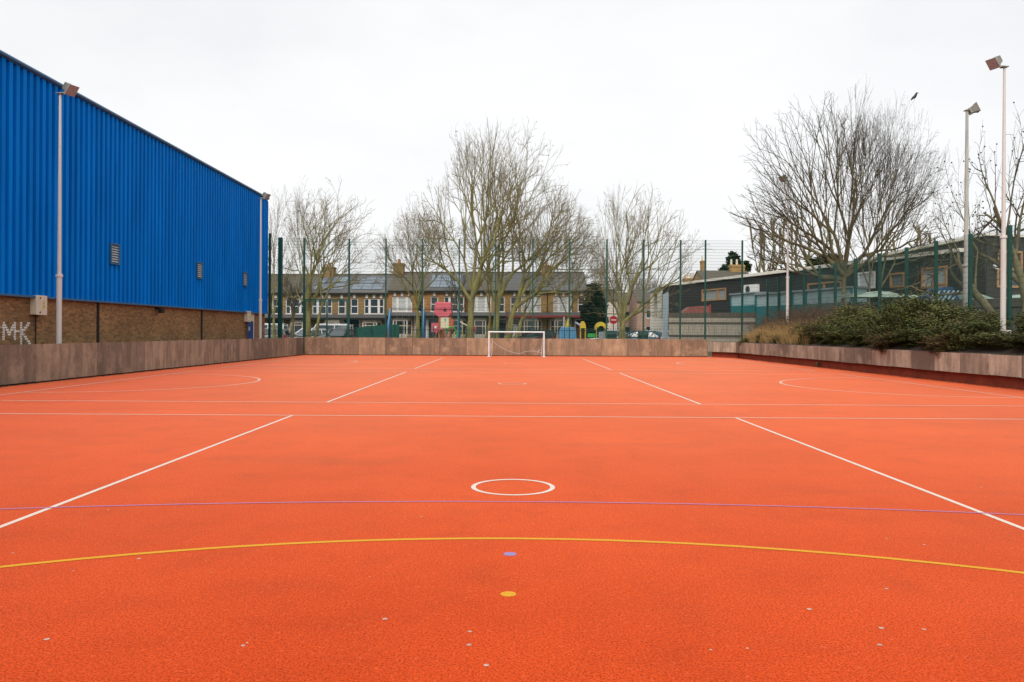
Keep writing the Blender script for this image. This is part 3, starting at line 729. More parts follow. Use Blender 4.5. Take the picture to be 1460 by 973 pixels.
def pollard(label, px, Y, box, stems, seed):
    """upright cut-back limbs that end in knobs with short shoots"""
    r = random.Random(seed); T, K = MB(), MB(); bx = WX(px, Y); zt = WZ(px, box[2], Y)
    xl, xr = WX(box[0], Y)-bx, WX(box[1], Y)-bx
    T.tube([(0,0,0), (.05,0,zt*.3), (0,0,zt*.5)], [.36,.3,.26], 8, False)
    for i in range(stems):
        f = (i+.5)/stems; x = xl+(xr-xl)*f+r.uniform(-.2,.2); y = r.uniform(-1.4, 1.4); h = zt*r.uniform(.84, 1.0)
        z0 = zt*r.uniform(.36, .5); pts = [V((0,0,z0)), V((x*.6,y*.6,z0+(h-z0)*.25)), V((x*.9,y,z0+(h-z0)*.6)), V((x,y,h))]
        pts = [p+V((r.gauss(0,.16),r.gauss(0,.12),0)) for p in pts]; T.tube(pts, [.13,.10,.075,.12], 6)
        for b in range(8):
            k = r.uniform(.25, 1); i0 = min(2, int(k*3)); q = pts[i0].lerp(pts[i0+1], k*3-i0); d = V((r.gauss(0,1), r.gauss(0,1), .6)).normalized()
            e = q+d*r.uniform(.4, .9)+V((0,0,.3)); T.tube([q, q.lerp(e,.5), e], [.06,.05,.075], 5)
            for s in range(6): K.tube([e, e+V((r.gauss(0,.25), r.gauss(0,.25), r.uniform(.1,.5)))], [.018,.008], 3, False)
        for s in range(12): K.tube([pts[-1], pts[-1]+V((r.gauss(0,.25), r.gauss(0,.25), r.uniform(.2,.6)))], [.018,.008], 3, False)
    nT = len(T.v)
    t = thing('pollarded_tree', label, 'tree', (bx, Y, 0), 0, 'pollarded trees behind the black building')
    T.v += K.v; T.f += [tuple(a+nT for a in f) for f in K.f]; T.build('trunk_and_shoots', M['bark_d'], t)
pollard('pollarded tree with knobbly upright limbs nearest the chimney behind the black building', 1092, 86, (1066, 1116, 312), 7, 5)
pollard('pollarded tree directly behind the floodlight pole in the dry grass', 1130, 88, (1112, 1146, 308), 5, 6)
pollard('pollarded tree seen through the crown of the big wide bare tree', 1158, 84, (1142, 1186, 322), 5, 7)
pollard('small pollarded tree showing above the roof right of the leaning trunks', 1303, 66, (1284, 1322, 313), 4, 8)

def leaf_cloud(r, n, radii, size, c=(0,0,0), shell=.55, lump=.25, mb=None, flat=1.0):
    mb = mb or MB(); ph = [r.uniform(0, 6.28) for _ in range(6)]
    for i in range(n):
        u = V((r.gauss(0,1), r.gauss(0,1), r.gauss(0,1))).normalized()
        k = 1+lump*(math.sin(u.x*5+ph[0])*math.sin(u.y*5+ph[1])+.6*math.sin(u.z*9+ph[2]+u.x*4))
        rr = (shell+(1-shell)*r.random()**.5)*k
        p = V((u.x*radii[0]*rr+c[0], u.y*radii[1]*rr+c[1], u.z*radii[2]*rr+c[2]))
        leafquad(mb, p, size*r.uniform(.6, 1.3), r, 1.6)
    return mb
# ivy-clad evergreen next to the end house, conifers behind the black building
def evergreen(label, px, Y, pyb, parts, name, leafm, size, n, seed):
    r = random.Random(seed); bx = WX(px, Y); t = thing(name, label, 'tree', (bx, Y, .3)); mb = MB()
    top = 0
    for (x, y, hw, hh) in parts:
        q = W(x, y, Y); rx = hw/F*Y; rz = hh/F*Y
        leaf_cloud(r, n, (rx, rx, rz), size, (q.x-bx, r.uniform(-.4,.4), q.z-.3), .3, .25, mb); top = max(top, q.z)
    mb.build('foliage', leafm, t); MB().tube([(0,0,-.3), (0,0,top-.3)], [.22,.08], 7, False).build('trunk', M['bark_d'], t)
evergreen('dark dense evergreen standing against the end house', 847, 77, 0, [(846, 420, 12, 16), (850, 440, 16, 22), (846, 462, 14, 24), (838, 450, 9, 20), (856, 458, 10, 20)], 'evergreen_tree', M['leaf_dark'], .13, 2600, 3)
evergreen('green conifer rising behind the chimney of the low house', 1047, 112, 0, [(1045, 375, 9, 16), (1052, 385, 13, 10), (1036, 387, 10, 8), (1060, 380, 10, 8)], 'conifer_tree', M['leaf_mid'], .26, 900, 4)
evergreen('olive evergreen showing above the black roof behind the bare tree', 1172, 76, 0, [(1168, 376, 18, 10), (1186, 370, 10, 8), (1160, 380, 10, 9)], 'evergreen_tree', M['leaf_mid'], .14, 900, 8)
# far bare trees beyond the road junction
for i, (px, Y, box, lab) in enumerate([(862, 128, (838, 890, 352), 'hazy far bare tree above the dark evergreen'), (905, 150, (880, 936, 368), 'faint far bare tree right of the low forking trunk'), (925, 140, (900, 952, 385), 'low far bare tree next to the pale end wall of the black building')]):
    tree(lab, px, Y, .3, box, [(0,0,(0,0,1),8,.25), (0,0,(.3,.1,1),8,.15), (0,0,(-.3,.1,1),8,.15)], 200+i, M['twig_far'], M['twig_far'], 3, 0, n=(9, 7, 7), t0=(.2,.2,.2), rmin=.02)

# crow in the tree top
K = [leaning.location+v.co for v in [c for c in leaning.children if c.name.startswith('crown')][0].data.vertices]
K = [p for p in K if 1296 < 730+F*p.x/p.y < 1334]
q = max(K, key=lambda p: p.z)+V((0, 0, .08))
b = thing('crow', 'black crow perched in the top of the leaning bare tree', 'bird', q)
mb = MB(); mb.tube([(-.22,0,-.20), (-.12,0,-.08), (0,0,0), (.07,0,.12), (.10,0,.2), (.16,0,.22)], [.02,.06,.085,.07,.05,.035], 8); mb.build('body', M['feather'], b, smooth=True)
MB().tube([(.18,0,.21), (.25,0,.19)], [.016,.004], 6).build('beak', M['dark'], b)
MB().tube([(-.02,.01,-.06), (-.01,.01,-.2)], [.008,.008], 5).build('leg', M['dark'], b)

# ------------------------------------------------------------------ shrubs of the raised bed
def shrub_mesh(seed, n, leafm):
    r = random.Random(seed); mb = MB()
    leaf_cloud(r, n, (1, 1, 1), .036, (0,0,0), .5, .2, mb)
    for i in range(60):                                   # loose shoots breaking the outline
        u = V((r.gauss(0,1), r.gauss(0,1), abs(r.gauss(0,1))+.2)).normalized()
        for k in range(16): leafquad(mb, u*(.8+.034*k)+V((r.gauss(0,.03), r.gauss(0,.03), 0)), .034, r, 1.6)
    st = MB()
    for i in range(60):
        u = V((r.gauss(0,1), r.gauss(0,1), abs(r.gauss(0,1)))).normalized(); st.tube([(0,0,-.6), u*.6, u*r.uniform(1.0, 1.4)], [.02,.013,.006], 3, False)
    return mb, st
src = {}
def shrub(x, y, rx, ry, rz, label, kind, rot):
    if kind not in src:
        f, s = shrub_mesh(300+len(src), 9000, None); lm = {'g': M['leaf'], 'h': M['leaf_light'], 'b': M['leaf_brown'], 'd': M['leaf_dark']}[kind]
        t = thing('shrub', label, 'shrub', group='shrubs in the raised bed'); f.build('foliage', lm, t); s.build('stems', M['bramble'], t); src[kind] = t
        t.location = (x, y, bank(x, y)+rz*.25); t.scale = (rx, ry, rz); t.rotation_euler = (0,0,rot); return t
    return dup(src[kind], (x, y, bank(x, y)+rz*.25), rot, label, 'shrubs in the raised bed', (rx, ry, rz))
GL = 'dark green leafy shrub in the thick of the raised bed behind the pinkish wall'
r = random.Random(77)
for y in (22.2, 24.0, 25.6, 27.4, 29.2, 31, 33, 35, 37, 39, 41.2):
    k = r.choice('ghhg'); wx = 15.3-(y-6)*.013
    hz = .34+.32*r.random(); shrub(wx+.92, y, .85, 1.2, .26 if 23.5 < y < 27 else hz, GL, k, r.uniform(0,6))
for y in (23.5, 26.2, 30.4, 32.4, 34.4, 36.4, 38.6, 40.5):
    if y == 26.2: continue
    shrub(16.75, y, .95, 1.2, .55+.5*r.random()+(.22 if 28 < y < 36 else 0), GL, r.choice('ghgh'), r.uniform(0,6))
for y in (10, 12.2, 14.4, 16.6, 18.8, 20.8):
    shrub(16.15, y, .95, 1.3, .4+.3*r.random(), GL, r.choice('gh'), r.uniform(0,6)); shrub(17.2, y+.9, .8, 1.2, .5+.3*r.random(), GL, r.choice('gh'), r.uniform(0,6))
shrub(16.95, 25.2, .8, .9, .62, GL, 'g', 1.1); shrub(16.9, 28.3, .7, .8, .6, GL, 'h', 2.1)
shrub(15.45, 27.8, .5, .9, .45, 'bronze brown leafed shrub low against the pinkish wall', 'b', 1.0)
shrub(15.42, 32.2, .5, 1.2, .45, 'bronze tinged shrub lower and left of the other bronze shrub', 'b', 2.0)
shrub(16.1, 43.2, .8, 1.0, .5, 'low green shrub at the edge of the dry brown grass', 'h', 2.2)
shrub(15.2, 48.2, .35, .4, .42, 'small dark tuft of shrub hanging over the planter wall', 'd', .4)
shrub(15.0, 50.6, .35, .6, .3, 'low green weed tuft in the far corner of the planter', 'h', .9)
shrub(15.3, 45.2, .4, .9, .3, 'flat green shrub creeping over the top of the planter wall', 'g', .2)
w = MB(); rr = random.Random(4)
leaf_cloud(rr, 60, (.12,.12,.14), .03, (0,0,.14), .2, .2, w)
wt = thing('weed', 'small green weed growing at the foot of the orange kerb', 'weed', (W(1170, 521, 38.6).x-.15, 38.6, 0)); w.build('leaves', M['leaf'], wt)

# dry grass and brambles in the far part of the bed
rr = random.Random(12); mb = MB()
for i in range(5200):
    y = rr.uniform(40.5, 51.5); x = 15.3-(y-6)*.013+abs(rr.gauss(.9, .75))+.15; z = bank(x, y); h = rr.uniform(.25, .85)
    dx, dy = rr.gauss(0,.16), rr.gauss(0,.16); s = .010
    mb.quad((x-s,y,z),(x+s,y,z),(x+dx+s*.3,y+dy,z+h),(x+dx-s*.3,y+dy,z+h))
tag(mb.build('dry_grass', M['drygrass']), 'ochre dry grass around the foot of the far floodlight pole', 'grass', kind='stuff')
mb = MB()
for i in range(1700):
    y = rr.uniform(39, 54); x = 17.3+rr.gauss(.3, .8); z = bank(x, y); p = V((x,y,z)); d = V((rr.gauss(0,.5), rr.gauss(0,.5), 1)).normalized(); pts = [p]
    for k in range(4): d = (d+V((rr.gauss(0,.3), rr.gauss(0,.3), -.12*k))).normalized(); p = p+d*rr.uniform(.3,.5); pts.append(p)
    mb.tube(pts, [.014,.012,.01,.008,.005], 3, False)
    for k in range(5):
        q = pts[rr.randint(1,4)]; mb.tube([q, q+V((rr.gauss(0,.3), rr.gauss(0,.3), rr.uniform(-.1,.4)))], [.007,.004], 3, False)
tag(mb.build('brambles', M['bramble']), 'leafless brown brambles tangled along the lower mesh fence', 'brambles', kind='stuff')

# ------------------------------------------------------------------ terrace houses
HY = 80.0
def sash(t, u0, u1, v0, v1, y, n=1, pane=None):
    """sash window of n lights, frame > pane, sill"""
    f = MB(); b = .085; ws = (u1-u0)
    f.box(u0, u0+b, y, y+.08, v0, v1); f.box(u1-b, u1, y, y+.08, v0, v1); f.box(u0+b, u1-b, y, y+.08, v1-b, v1); f.box(u0+b, u1-b, y, y+.08, v0, v0+b)
    f.box(u0+b, u1-b, y+.015, y+.07, (v0+v1)/2-.04, (v0+v1)/2+.04)
    cuts = [] if n == 1 else [u0+ws*.27, u0+ws*.73]
    for c in cuts: f.box(c-.12, c+.12, y-.01, y+.085, v0+b, v1-b)
    fo = f.build('window', M['white'], t)
    MB().quad((u0+.02,y+.055,v0+.02),(u1-.02,y+.055,v0+.02),(u1-.02,y+.055,v1-.02),(u0+.02,y+.055,v1-.02)).build('pane', pane or M['glass'], fo)
    MB().box(u0-.1, u1+.1, y-.16, y+.02, v0-.12, v0-.003).build('sill', M['white'], fo)
def house(pl, pr, label, brickm, roofm, ridge, eave, tri, single, bay, door, doorm, canopy, chim=None, pane=None, red=False, sheen=False, lx=None):
    x0, x1 = WX(pl, HY), WX(pr, HY); g = .42
    t = thing('terrace_house', label, 'house', (x0, HY, g), group='terrace houses across the road')
    w = x1-x0; U = lambda p: WX(p, HY)-x0
    ze, zr = WZ(pl, eave, HY)-g, WZ(pl, ridge, HY+4.3)-g
    zw1, zw0 = WZ(pl, eave+9, HY)-g, WZ(pl, eave+31, HY)-g
    zc = WZ(pl, eave+33.5, HY)-g
    holes = [(U(tri)-1.0, U(tri)+1.0, zw0, zw1), (U(single)-.38, U(single)+.38, zw0, zw1), (U(door)-.5, U(door)+.5, .0, 2.4), (U(bay)-1.0, U(bay)+1.0, .5, 2.5)]
    holes = [(max(h[0], .1), min(h[1], w-.1), h[2], h[3]) for h in holes]
    m = MB(); m.holed(0.004, w-.004, -.4, ze, holes, 0, .18)
    m.quad((0.004,0,-.4),(0.004,8.6,-.4),(0.004,8.6,ze),(0.004,0,ze)); m.quad((w-.004,0,-.4),(w-.004,8.6,-.4),(w-.004,8.6,ze),(w-.004,0,ze)); m.quad((0,8.6,-.4),(w,8.6,-.4),(w,8.6,ze),(0,8.6,ze))
    m.poly([(0.004,0,ze),(0.004,8.6,ze),(0.004,4.3,zr-.1)]); m.poly([(w-.004,0,ze),(w-.004,8.6,ze),(w-.004,4.3,zr-.1)])
    m.build('wall', brickm, t)
    rf = MB(); rf.prism([(-.3, ze-.02), (4.3, zr), (8.9, ze-.02), (8.9, ze-.14), (4.3, zr-.13), (-.3, ze-.14)], 'x', .003, w-.003); ro = rf.build('roof', roofm, t)
    MB().tube([(.02, 4.3, zr+.03), (w-.02, 4.3, zr+.03)], [.09,.09], 6).build('ridge_tiles', M['slate_mossy'], ro)
    MB().box(.01, w-.01, -.38, -.28, ze-.20, ze-.08).build('gutter', M['dark'], ro)
    h = holes[0]; sash(t, h[0], h[1], h[2], h[3], .09, 3, pane); h = holes[1]; sash(t, h[0], h[1], h[2], h[3], .09, 1)
    ks = MB()
    for c, in ((U(tri)-.72,), (U(tri),), (U(tri)+.72,), (U(single),)):
        ks.prism([(c-.10, zw1+.05), (c+.10, zw1+.05), (c+.15, zw1+.34), (c, zw1+.46), (c-.15, zw1+.34)], 'y', -.05, .02)
    ks.build('keystones', M['white'], t)
    # bay under a lean-to roof
    bc = U(bay); by = -.75; B = MB()
    out = [(bc-1.05, 0), (bc-.68, by), (bc+.68, by), (bc+1.05, 0)]
    zb1 = zc-.42
    B.prism(out, 'z', -.4, .95); B.prism(out, 'z', zb1-.32, zb1)
    for (a, b) in zip(out, out[1:]):
        B.tube([(a[0],a[1],.75), (a[0],a[1],zb1-.28)], [.09,.09], 4, False, math.pi/4)
        d = V((b[0]-a[0], b[1]-a[1], 0)); B.tube([V((a[0],a[1],1.75)), V((b[0],b[1],1.75))], [.05,.05], 4, False, math.pi/4)
    B.tube([(out[3][0],0,.75), (out[3][0],0,zb1-.28)], [.09,.09], 4, False, math.pi/4)
    B.tube([(bc-.4,by,.75), (bc-.4,by,zb1-.28)], [.06,.06], 4, False, math.pi/4); B.tube([(bc+.4,by,.75), (bc+.4,by,zb1-.28)], [.06,.06], 4, False, math.pi/4)
    bo = B.build('bay_window', M['cream'], t)
    G = MB()
    for (a, b) in zip(out, out[1:]):
        a2, b2 = (bc+(a[0]-bc)*.97, a[1]*.95+.02), (bc+(b[0]-bc)*.97, b[1]*.95+.02)
        G.quad((a2[0],a2[1],.75),(b2[0],b2[1],.75),(b2[0],b2[1],zb1-.28),(a2[0],a2[1],zb1-.28))
    G.build('pane', M['glass'], bo)
    c = MB(); c.prism([(-.002, zc+.18), (-1.1, zc-.22), (-1.1, zc-.32), (-.002, zc-.02)], 'x', .02, w-.02); co = c.build('lean_to_roof', M['slate'], t)
    MB().box(.01, w-.01, -1.14, -1.102, zc-.40, zc-.20).build('fascia', M['red_paint'] if red else canopy, co)
    d = MB().box(U(door)-.46, U(door)+.46, .10, .16, 0, 2.0).build('door', doorm, t)
    MB().box(U(door)-.46, U(door)+.46, .10, .15, 2.06, 2.38).build('fanlight', M['glass'], d)
    s = MB(); s.box(U(door)-.62, U(door)-.50, -.04, .12, 0, 2.5); s.box(U(door)+.50, U(door)+.62, -.04, .12, 0, 2.5); s.box(U(door)-.62, U(door)+.62, -.04, .12, 2.42, 2.55); s.build('door_surround', M['white'], d)
    MB().box(U(door)+.3, U(door)+.36, .06, .10, .95, 1.05).build('handle', M['rim'], d)
    MB().tube([(lx or .12, -.06, -.4), (lx or .12, -.06, ze-.2)], [.045,.045], 6).build('drainpipe', M['dark'], t)
    if sheen:
        s = MB()
        a = math.atan2(zr-ze, 4.6); n = V((0, -math.sin(a), math.cos(a)))
        for i in range(int(w/1.05)):
            for j in range(2):
                u0 = .25+i*1.03; p = lambda u, f: V((u, -.3+4.6*f, ze-.02+(zr-ze+.02)*f))+n*.05
                s.quad(p(u0,.14+.37*j), p(u0+.97,.14+.37*j), p(u0+.97,.48+.37*j), p(u0,.48+.37*j))
        s.build('roof_sheen', M['slate_sheen'], ro)  # bluish sheets hold the light reflected off the slates in their colour
    if chim:
        cx = U(chim[0]); zt = WZ(chim[0], chim[1], HY+4.0)-g; hw = chim[2]
        k = MB(); k.box(cx-hw, cx+hw, 3.4, 4.8, zr-1.2, zt-.12); k.box(cx-hw-.07, cx+hw+.07, 3.33, 4.87, zt-.32, zt-.2); ck = k.build('chimney', M['brick_brown'], ro)
        for j in range(3):
            yy = 3.65+j*.42; MB().tube([(cx,yy,zt-.12), (cx,yy,zt+.3)], [.13,.10], 8).build('chimney_pot', M['pot'], ck)
    return t
house(328, 385, 'dark terrace house almost hidden behind the corner of the blue hall', M['brick_brown'], M['slate_mossy'], 392, 417, 366, 340, 366, 340, M['door_dark'], M['dark'])
house(385, 440, 'brown brick terrace house behind the small pruned street tree', M['brick_brown'], M['slate_mossy'], 392, 417, 421, 393, 428, 396, M['door_dark'], M['dark'])
house(440, 496, 'brown brick terrace house with dark door seen through the double gate', M['brick_brown'], M['slate'], 392, 417, 459, 487, 476, 490, M['door_dark'], M['dark'], chim=(456, 379, .55), sheen=True, lx=.2)
house(496, 553, 'brown brick terrace house with bluish roof behind the green screen fencing', M['brick_brown'], M['slate'], 392, 417, 533, 505, 529, 505, M['door_green'], M['dark'], sheen=True, lx=3.8)
house(553, 608, 'orange brick terrace house with red window ledge and mossy roof', M['brick_orange'], M['slate_mossy'], 389, 414, 573, 599, 572, 600, M['door_dark'], M['dark'], chim=(560.5, 374, .5), pane=M['netcurtain'], lx=3.3)
house(608, 664, 'golden brick terrace house with bluish roof behind the red play tower', M['brick_orange'], M['slate'], 389, 414, 647, 619, 650, 618, M['door_green'], M['dark'], sheen=True, lx=3.9)
house(664, 722, 'golden brick terrace house behind the two big plane trunks', M['brick_gold'], M['slate_mossy'], 389, 414, 686, 714, 683, 715, M['door_dark'], M['dark'], red=False, pane=M['netcurtain'])
house(722, 782, 'golden brick terrace house with pale front door directly above the goal', M['brick_gold'], M['slate'], 389, 414, 757, 733, 757, 732, M['white'], M['dark'], red=True, chim=(781, 377, .5), pane=M['netcurtain'], lx=4.1)
house(782, 838, 'golden brick end terrace house beside the dark evergreen', M['brick_gold'], M['slate'], 389, 414, 803, 829, 800, 828, M['door_red'], M['dark'], red=True, pane=M['netcurtain'], lx=2.4)
# red ledge under the upper window of the orange house
# distant houses beyond the junction
def far_house(px0, px1, Y, pe, pr, label, bm, roofm, chim=(), rot=0):
    x0, x1 = WX(px0, Y), WX(px1, Y); w = x1-x0; t = thing('distant_house', label, 'house', (x0, Y, .3), rot, 'distant houses')
    ze, zr = WZ(px0, pe, Y)-.3, WZ(px0, pr, Y+4)-.3; holes = []
    k = max(1, int(w/3))
    for i in range(k):
        c = w*(i+.5)/k
        for (a, b) in ((.9, 2.3), (3.5, 4.8)):
            if b < ze-.2: holes.append((c-.55, c+.55, a, b))
    m = MB(); m.holed(0, w, -.4, ze, holes, 0, .15)
    for x in (0.0, w): m.quad((x,0,-.4),(x,8,-.4),(x,8,ze),(x,0,ze)); m.poly([(x,0,ze),(x,8,ze),(x,4,zr-.08)])
    m.build('wall', bm, t)
    ro = MB().prism([(-.3, ze), (4, zr), (8.3, ze), (8.3, ze-.12), (4, zr-.13), (-.3, ze-.12)], 'x', -.1, w+.1).build('roof', roofm, t)
    for h in holes:
        f = MB(); f.box(h[0], h[1], .08, .14, h[2], h[2]+.09); f.box(h[0], h[1], .08, .14, h[3]-.09, h[3]); f.box(h[0], h[0]+.08, .08, .14, h[2]+.09, h[3]-.09); f.box(h[1]-.08, h[1], .08, .14, h[2]+.09, h[3]-.09)
        fo = f.build('window', M['white'], t); MB().quad((h[0],.12,h[2]),(h[1],.12,h[2]),(h[1],.12,h[3]),(h[0],.12,h[3])).build('pane', M['glass'], fo)
    for (cpx, cpy, hw, pots) in chim:
        cx = WX(cpx, Y+4)-x0; zt = WZ(cpx, cpy, Y+4)-.3
        k = MB(); k.box(cx-hw, cx+hw, 3.5, 4.5, zr-1.0, zt); k.box(cx-hw-.08, cx+hw+.08, 3.42, 4.58, zt-.3, zt-.15); ck = k.build('chimney', M['brick_gold'], ro)
        for j in range(pots):
            q = cx-hw+.2+(2*hw-.4)*(j/(max(1, pots-1))); MB().tube([(q,4,zt), (q,4,zt+.75)], [.16,.12], 8).build('chimney_pot', M['cream'], ck)
brick_far = mat('far_brick', (.38, .25, .19), .9, .2, 2); brick_pale = mat('far_render', (.55, .48, .42), .9, .15, 2)
far_house(843, 880, 125, 428, 412, 'distant pale rendered house left of the no entry sign', brick_pale, M['slate_mossy'])
far_house(880, 908, 132, 432, 417, 'distant brick house directly behind the low forking tree', brick_far, M['slate_mossy'])
far_house(908, 944, 122, 430, 413, 'distant reddish house next to the pale end wall of the black building', brick_far, M['slate_mossy'])
far_house(1004, 1076, 104, 402, 386, 'house roof with clay potted chimney showing over the black building', M['brick_gold'], M['slate_mossy'], [(1050, 378, .95, 3)])
far_house(974, 1003, 118, 412, 403, 'row of small chimney pots on a far roof above the black building', M['brick_gold'], M['slate_mossy'], [(984, 397, 1.1, 5), (1001.5, 372, .3, 1)])

# ------------------------------------------------------------------ cars
def car(label, px, Y, rz, paint, kind='hatch', z=.304, group='cars parked along the road'):
    t = thing('parked_van' if kind == 'van' else 'parked_car', label, 'van' if kind == 'van' else 'car', (WX(px, Y), Y, z), rz, group)
    if kind == 'van':
        L, w, low, roofp = 4.6, .88, 1.0, [(-2.25, 1.0), (-2.22, 1.95), (.95, 1.98), (1.55, 1.1), (2.2, .95)]
    elif kind == 'estate':
        L, w, low, roofp = 4.4, .86, .88, [(-2.15, .9), (-1.9, 1.38), (-1.3, 1.46), (.3, 1.44), (1.1, .95), (2.15, .8)]
    else:
        L, w, low, roofp = 3.9, .84, .98, [(-1.92, .98), (-1.72, 1.25), (-1.2, 1.50), (.2, 1.50), (1.0, 1.0), (1.92, .78)]
    a = L/2
    prof = [(-a, .35), (-a+.05, .75)] + [(-a+.03, low)] + [(a-.05, .72), (a, .55), (a-.03, .28), (-a+.1, .28)]
    MB().prism([(p[0], p[1]) for p in prof], 'y', -w, w).build('body', paint, t, bevel=.06)
    # glasshouse narrows to the roof
    g = MB(); n = len(roofp); k = w*.97; kt = w*.74
    for s in (-1, 1):
        for p in roofp: g.v.append((p[0], s*(k if p[1] < 1.05 else kt+.04*(1.5-p[1])), p[1]))
    g.f.append(tuple(range(n))[::-1]); g.f.append(tuple(range(n, 2*n)))
    for j in range(n-1): g.f.append((j, j+1, n+j+1, n+j))
    g.f.append((n-1, 0, n, 2*n-1)); go = g.build('cabin_glass', M['car_glass'], t)
    rfp = [p for p in roofp if p[1] > (1.2 if kind != 'van' else 1.5)]
    xA, xB = rfp[0][0], rfp[-1][0]; zt = max(p[1] for p in rfp)
    rf = MB(); rf.prism([(xA-.08, zt-.17), (xA+.2, zt+.02), (xB-.1, zt+.03), (xB+.12, zt-.08), (xB, zt-.13)], 'y', -kt-.03, kt+.03); rf.build('roof', paint, t, bevel=.03)
    for s in (-1, 1):
        for q in ((roofp[0], rfp[0]), (rfp[-1], roofp[rfp and roofp.index(rfp[-1])+1])):
            pm = MB(); pm.tube([(q[0][0], s*(k if q[0][1] < 1.05 else kt+.02), q[0][1]), (q[1][0], s*(k if q[1][1] < 1.05 else kt+.02), q[1][1])], [.10,.09], 5); pm.build('pillar', paint, t)
        pm = MB(); pm.tube([((xA+xB)/2-.1, s*k, low), ((xA+xB)/2-.15, s*(kt+.02), zt-.05)], [.055,.05], 5)
        pm.build('pillar', paint, t)
        MB().box(-a-.012, -a+.2, s*w-.16*(s > 0)+.004*s, s*w+.16*(s < 0)+.004*s, .68, low+.04).build('tail_lamp', M['tail'], t)
        MB().box(a-.22, a+.01, s*w-.24*(s > 0)+.004*s, s*w+.24*(s < 0)+.004*s, .56, .70).build('headlight', M['headlamp'], t)
        MB().box(.62, .76, s*(w+.02)-.09*(s < 0), s*(w+.02)+.09*(s > 0), .92, 1.06).build('door_mirror', paint, t)
        for x in (-a+.75, a-.78):
            wl = MB().tube([(x, s*(w-.2), .3), (x, s*(w+.012), .3)], [.3,.3], 18).build('wheel', M['tyre'], t)
            MB().tube([(x, s*(w+.013), .3), (x, s*(w+.022), .3)], [.19,.19], 14).build('rim', M['rim'], wl)
car('white hatchback parked behind the first post of the double gate', 441, 75.4, R(238), M['car_white'])
car('white van parked under the thick mossy trunk behind the white hatchback', 468, 78.35, R(180), M['car_white'], 'van')
car('dark estate car with pale windscreen reflections in front of the dark door', 485, 74.9, R(262), M['car_dark'], 'estate')
car('grey car showing in the gap beside the corner of the blue hall', 378, 73.9, R(178), M['car_grey'], 'estate')
car('white van parked behind the grey car at the hall corner', 374, 77.5, R(180), M['car_white'], 'van')
car('silver car parked next to the no entry sign', 866, 77.0, R(175), M['car_silver'])
car('blue car parked behind the railing right of the low forking tree', 907, 73.8, R(170), M['car_blue'], 'estate')
car('white hatchback parked beside the pale end wall of the black building', 929, 76.9, R(185), M['car_white'])
car('dark car parked in front of the net curtained houses behind the goal', 760, 77.0, R(180), M['car_dark'], 'estate')

# ------------------------------------------------------------------ street furniture
def street_sign():
    Y = 69.5; x = WX(874.5, Y); t = thing('street_sign', 'round red no entry sign on a thin dark post', 'sign', (x, Y, .3))
    MB().tube([(0,0,-.3), (0,0,WZ(874, 412, Y)-.3)], [.045,.03], 8).build('post', M['fence'], t)
    zc = WZ(874, 456.5, Y)-.3
    MB().tube([(0,-.09,zc), (0,-.06,zc)], [.36,.36], 28).build('sign_face', M['sign_red'], t)
    MB().box(-.25, .25, -.1, -.094, zc-.055, zc+.055).build('white_bar', M['white'], t)
street_sign()
Y = 100; q = W(883, 412, Y)
t = thing('blue_sign', 'small blue sign board on a pole behind the forking tree', 'sign', (q.x, Y, .3)); MB().box(-.36, .36, -.05, 0, q.z-.55, q.z+.1).build('board', M['sign_blue'], t); MB().tube([(0,.06,-.3), (0,.06,q.z)], [.05,.05], 6).build('pole', M['pole_grey'], t)
def wheelie(px, Y, label):
    t = thing('wheelie_bin', label, 'bin', (WX(px, Y), Y, gz(0, Y)), 0, 'green bins by the railing')
    b = MB(); b.v = [(-.28,-.3,.1),(.28,-.3,.1),(.28,.3,.1),(-.28,.3,.1),(-.36,-.4,1.35),(.36,-.4,1.35),(.36,.4,1.35),(-.36,.4,1.35)]
    b.f = [(3,2,1,0),(4,5,6,7),(0,1,5,4),(1,2,6,5),(2,3,7,6),(3,0,4,7)]; b.build('tub', M['bin_green'], t, bevel=.03)
    MB().prism([(-.44, 1.36), (.42, 1.36), (.40, 1.46), (-.2, 1.62), (-.40, 1.5)], 'x', -.38, .38).build('lid', M['bin_green'], t, bevel=.02)
    for s in (-1, 1): MB().tube([(s*.24, .34, .12), (s*.31, .34, .12)], [.12,.12], 12).build('wheel', M['tyre'], t)
wheelie(872, 61, 'dark green bin at the foot of the no entry sign'); wheelie(917, 61, 'dark green bin beside the fence post right of the forking tree')

# green sheeted screens by the swings
def screen(pa, pb, ya, yb, Y, label):
    xa, xb = WX(pa, Y), WX(pb, Y); t = thing('screen_fence', label, 'fence', (xa, Y, .2)); w = xb-xa; z1, z2 = WZ(pa, ya, Y)-.2, WZ(pb, yb, Y)-.2
    s = MB(); s.v = [(0,0,0),(w,0,0),(w,0,z2),(0,0,z1),(0,.04,0),(w,.04,0),(w,.04,z2),(0,.04,z1)]
    s.f = [(0,1,2,3),(7,6,5,4),(3,2,6,7),(0,3,7,4),(1,5,6,2)]; s.build('green_sheet', M['screen'], t)
    k = max(2, int(w/1.4))
    for i in range(k+1): MB().box(w*i/k-.03, w*i/k+.03, -.065, -.003, -.2, z1+(z2-z1)*i/k+.05).build('post', M['fence'], t)
screen(508, 552, 467.5, 462.5, 60.5, 'long dark green sheeted screen with sloping top left of the swing')
screen(557, 569, 463, 463, 60.6, 'short dark green sheeted screen right of the slanting blue swing leg')

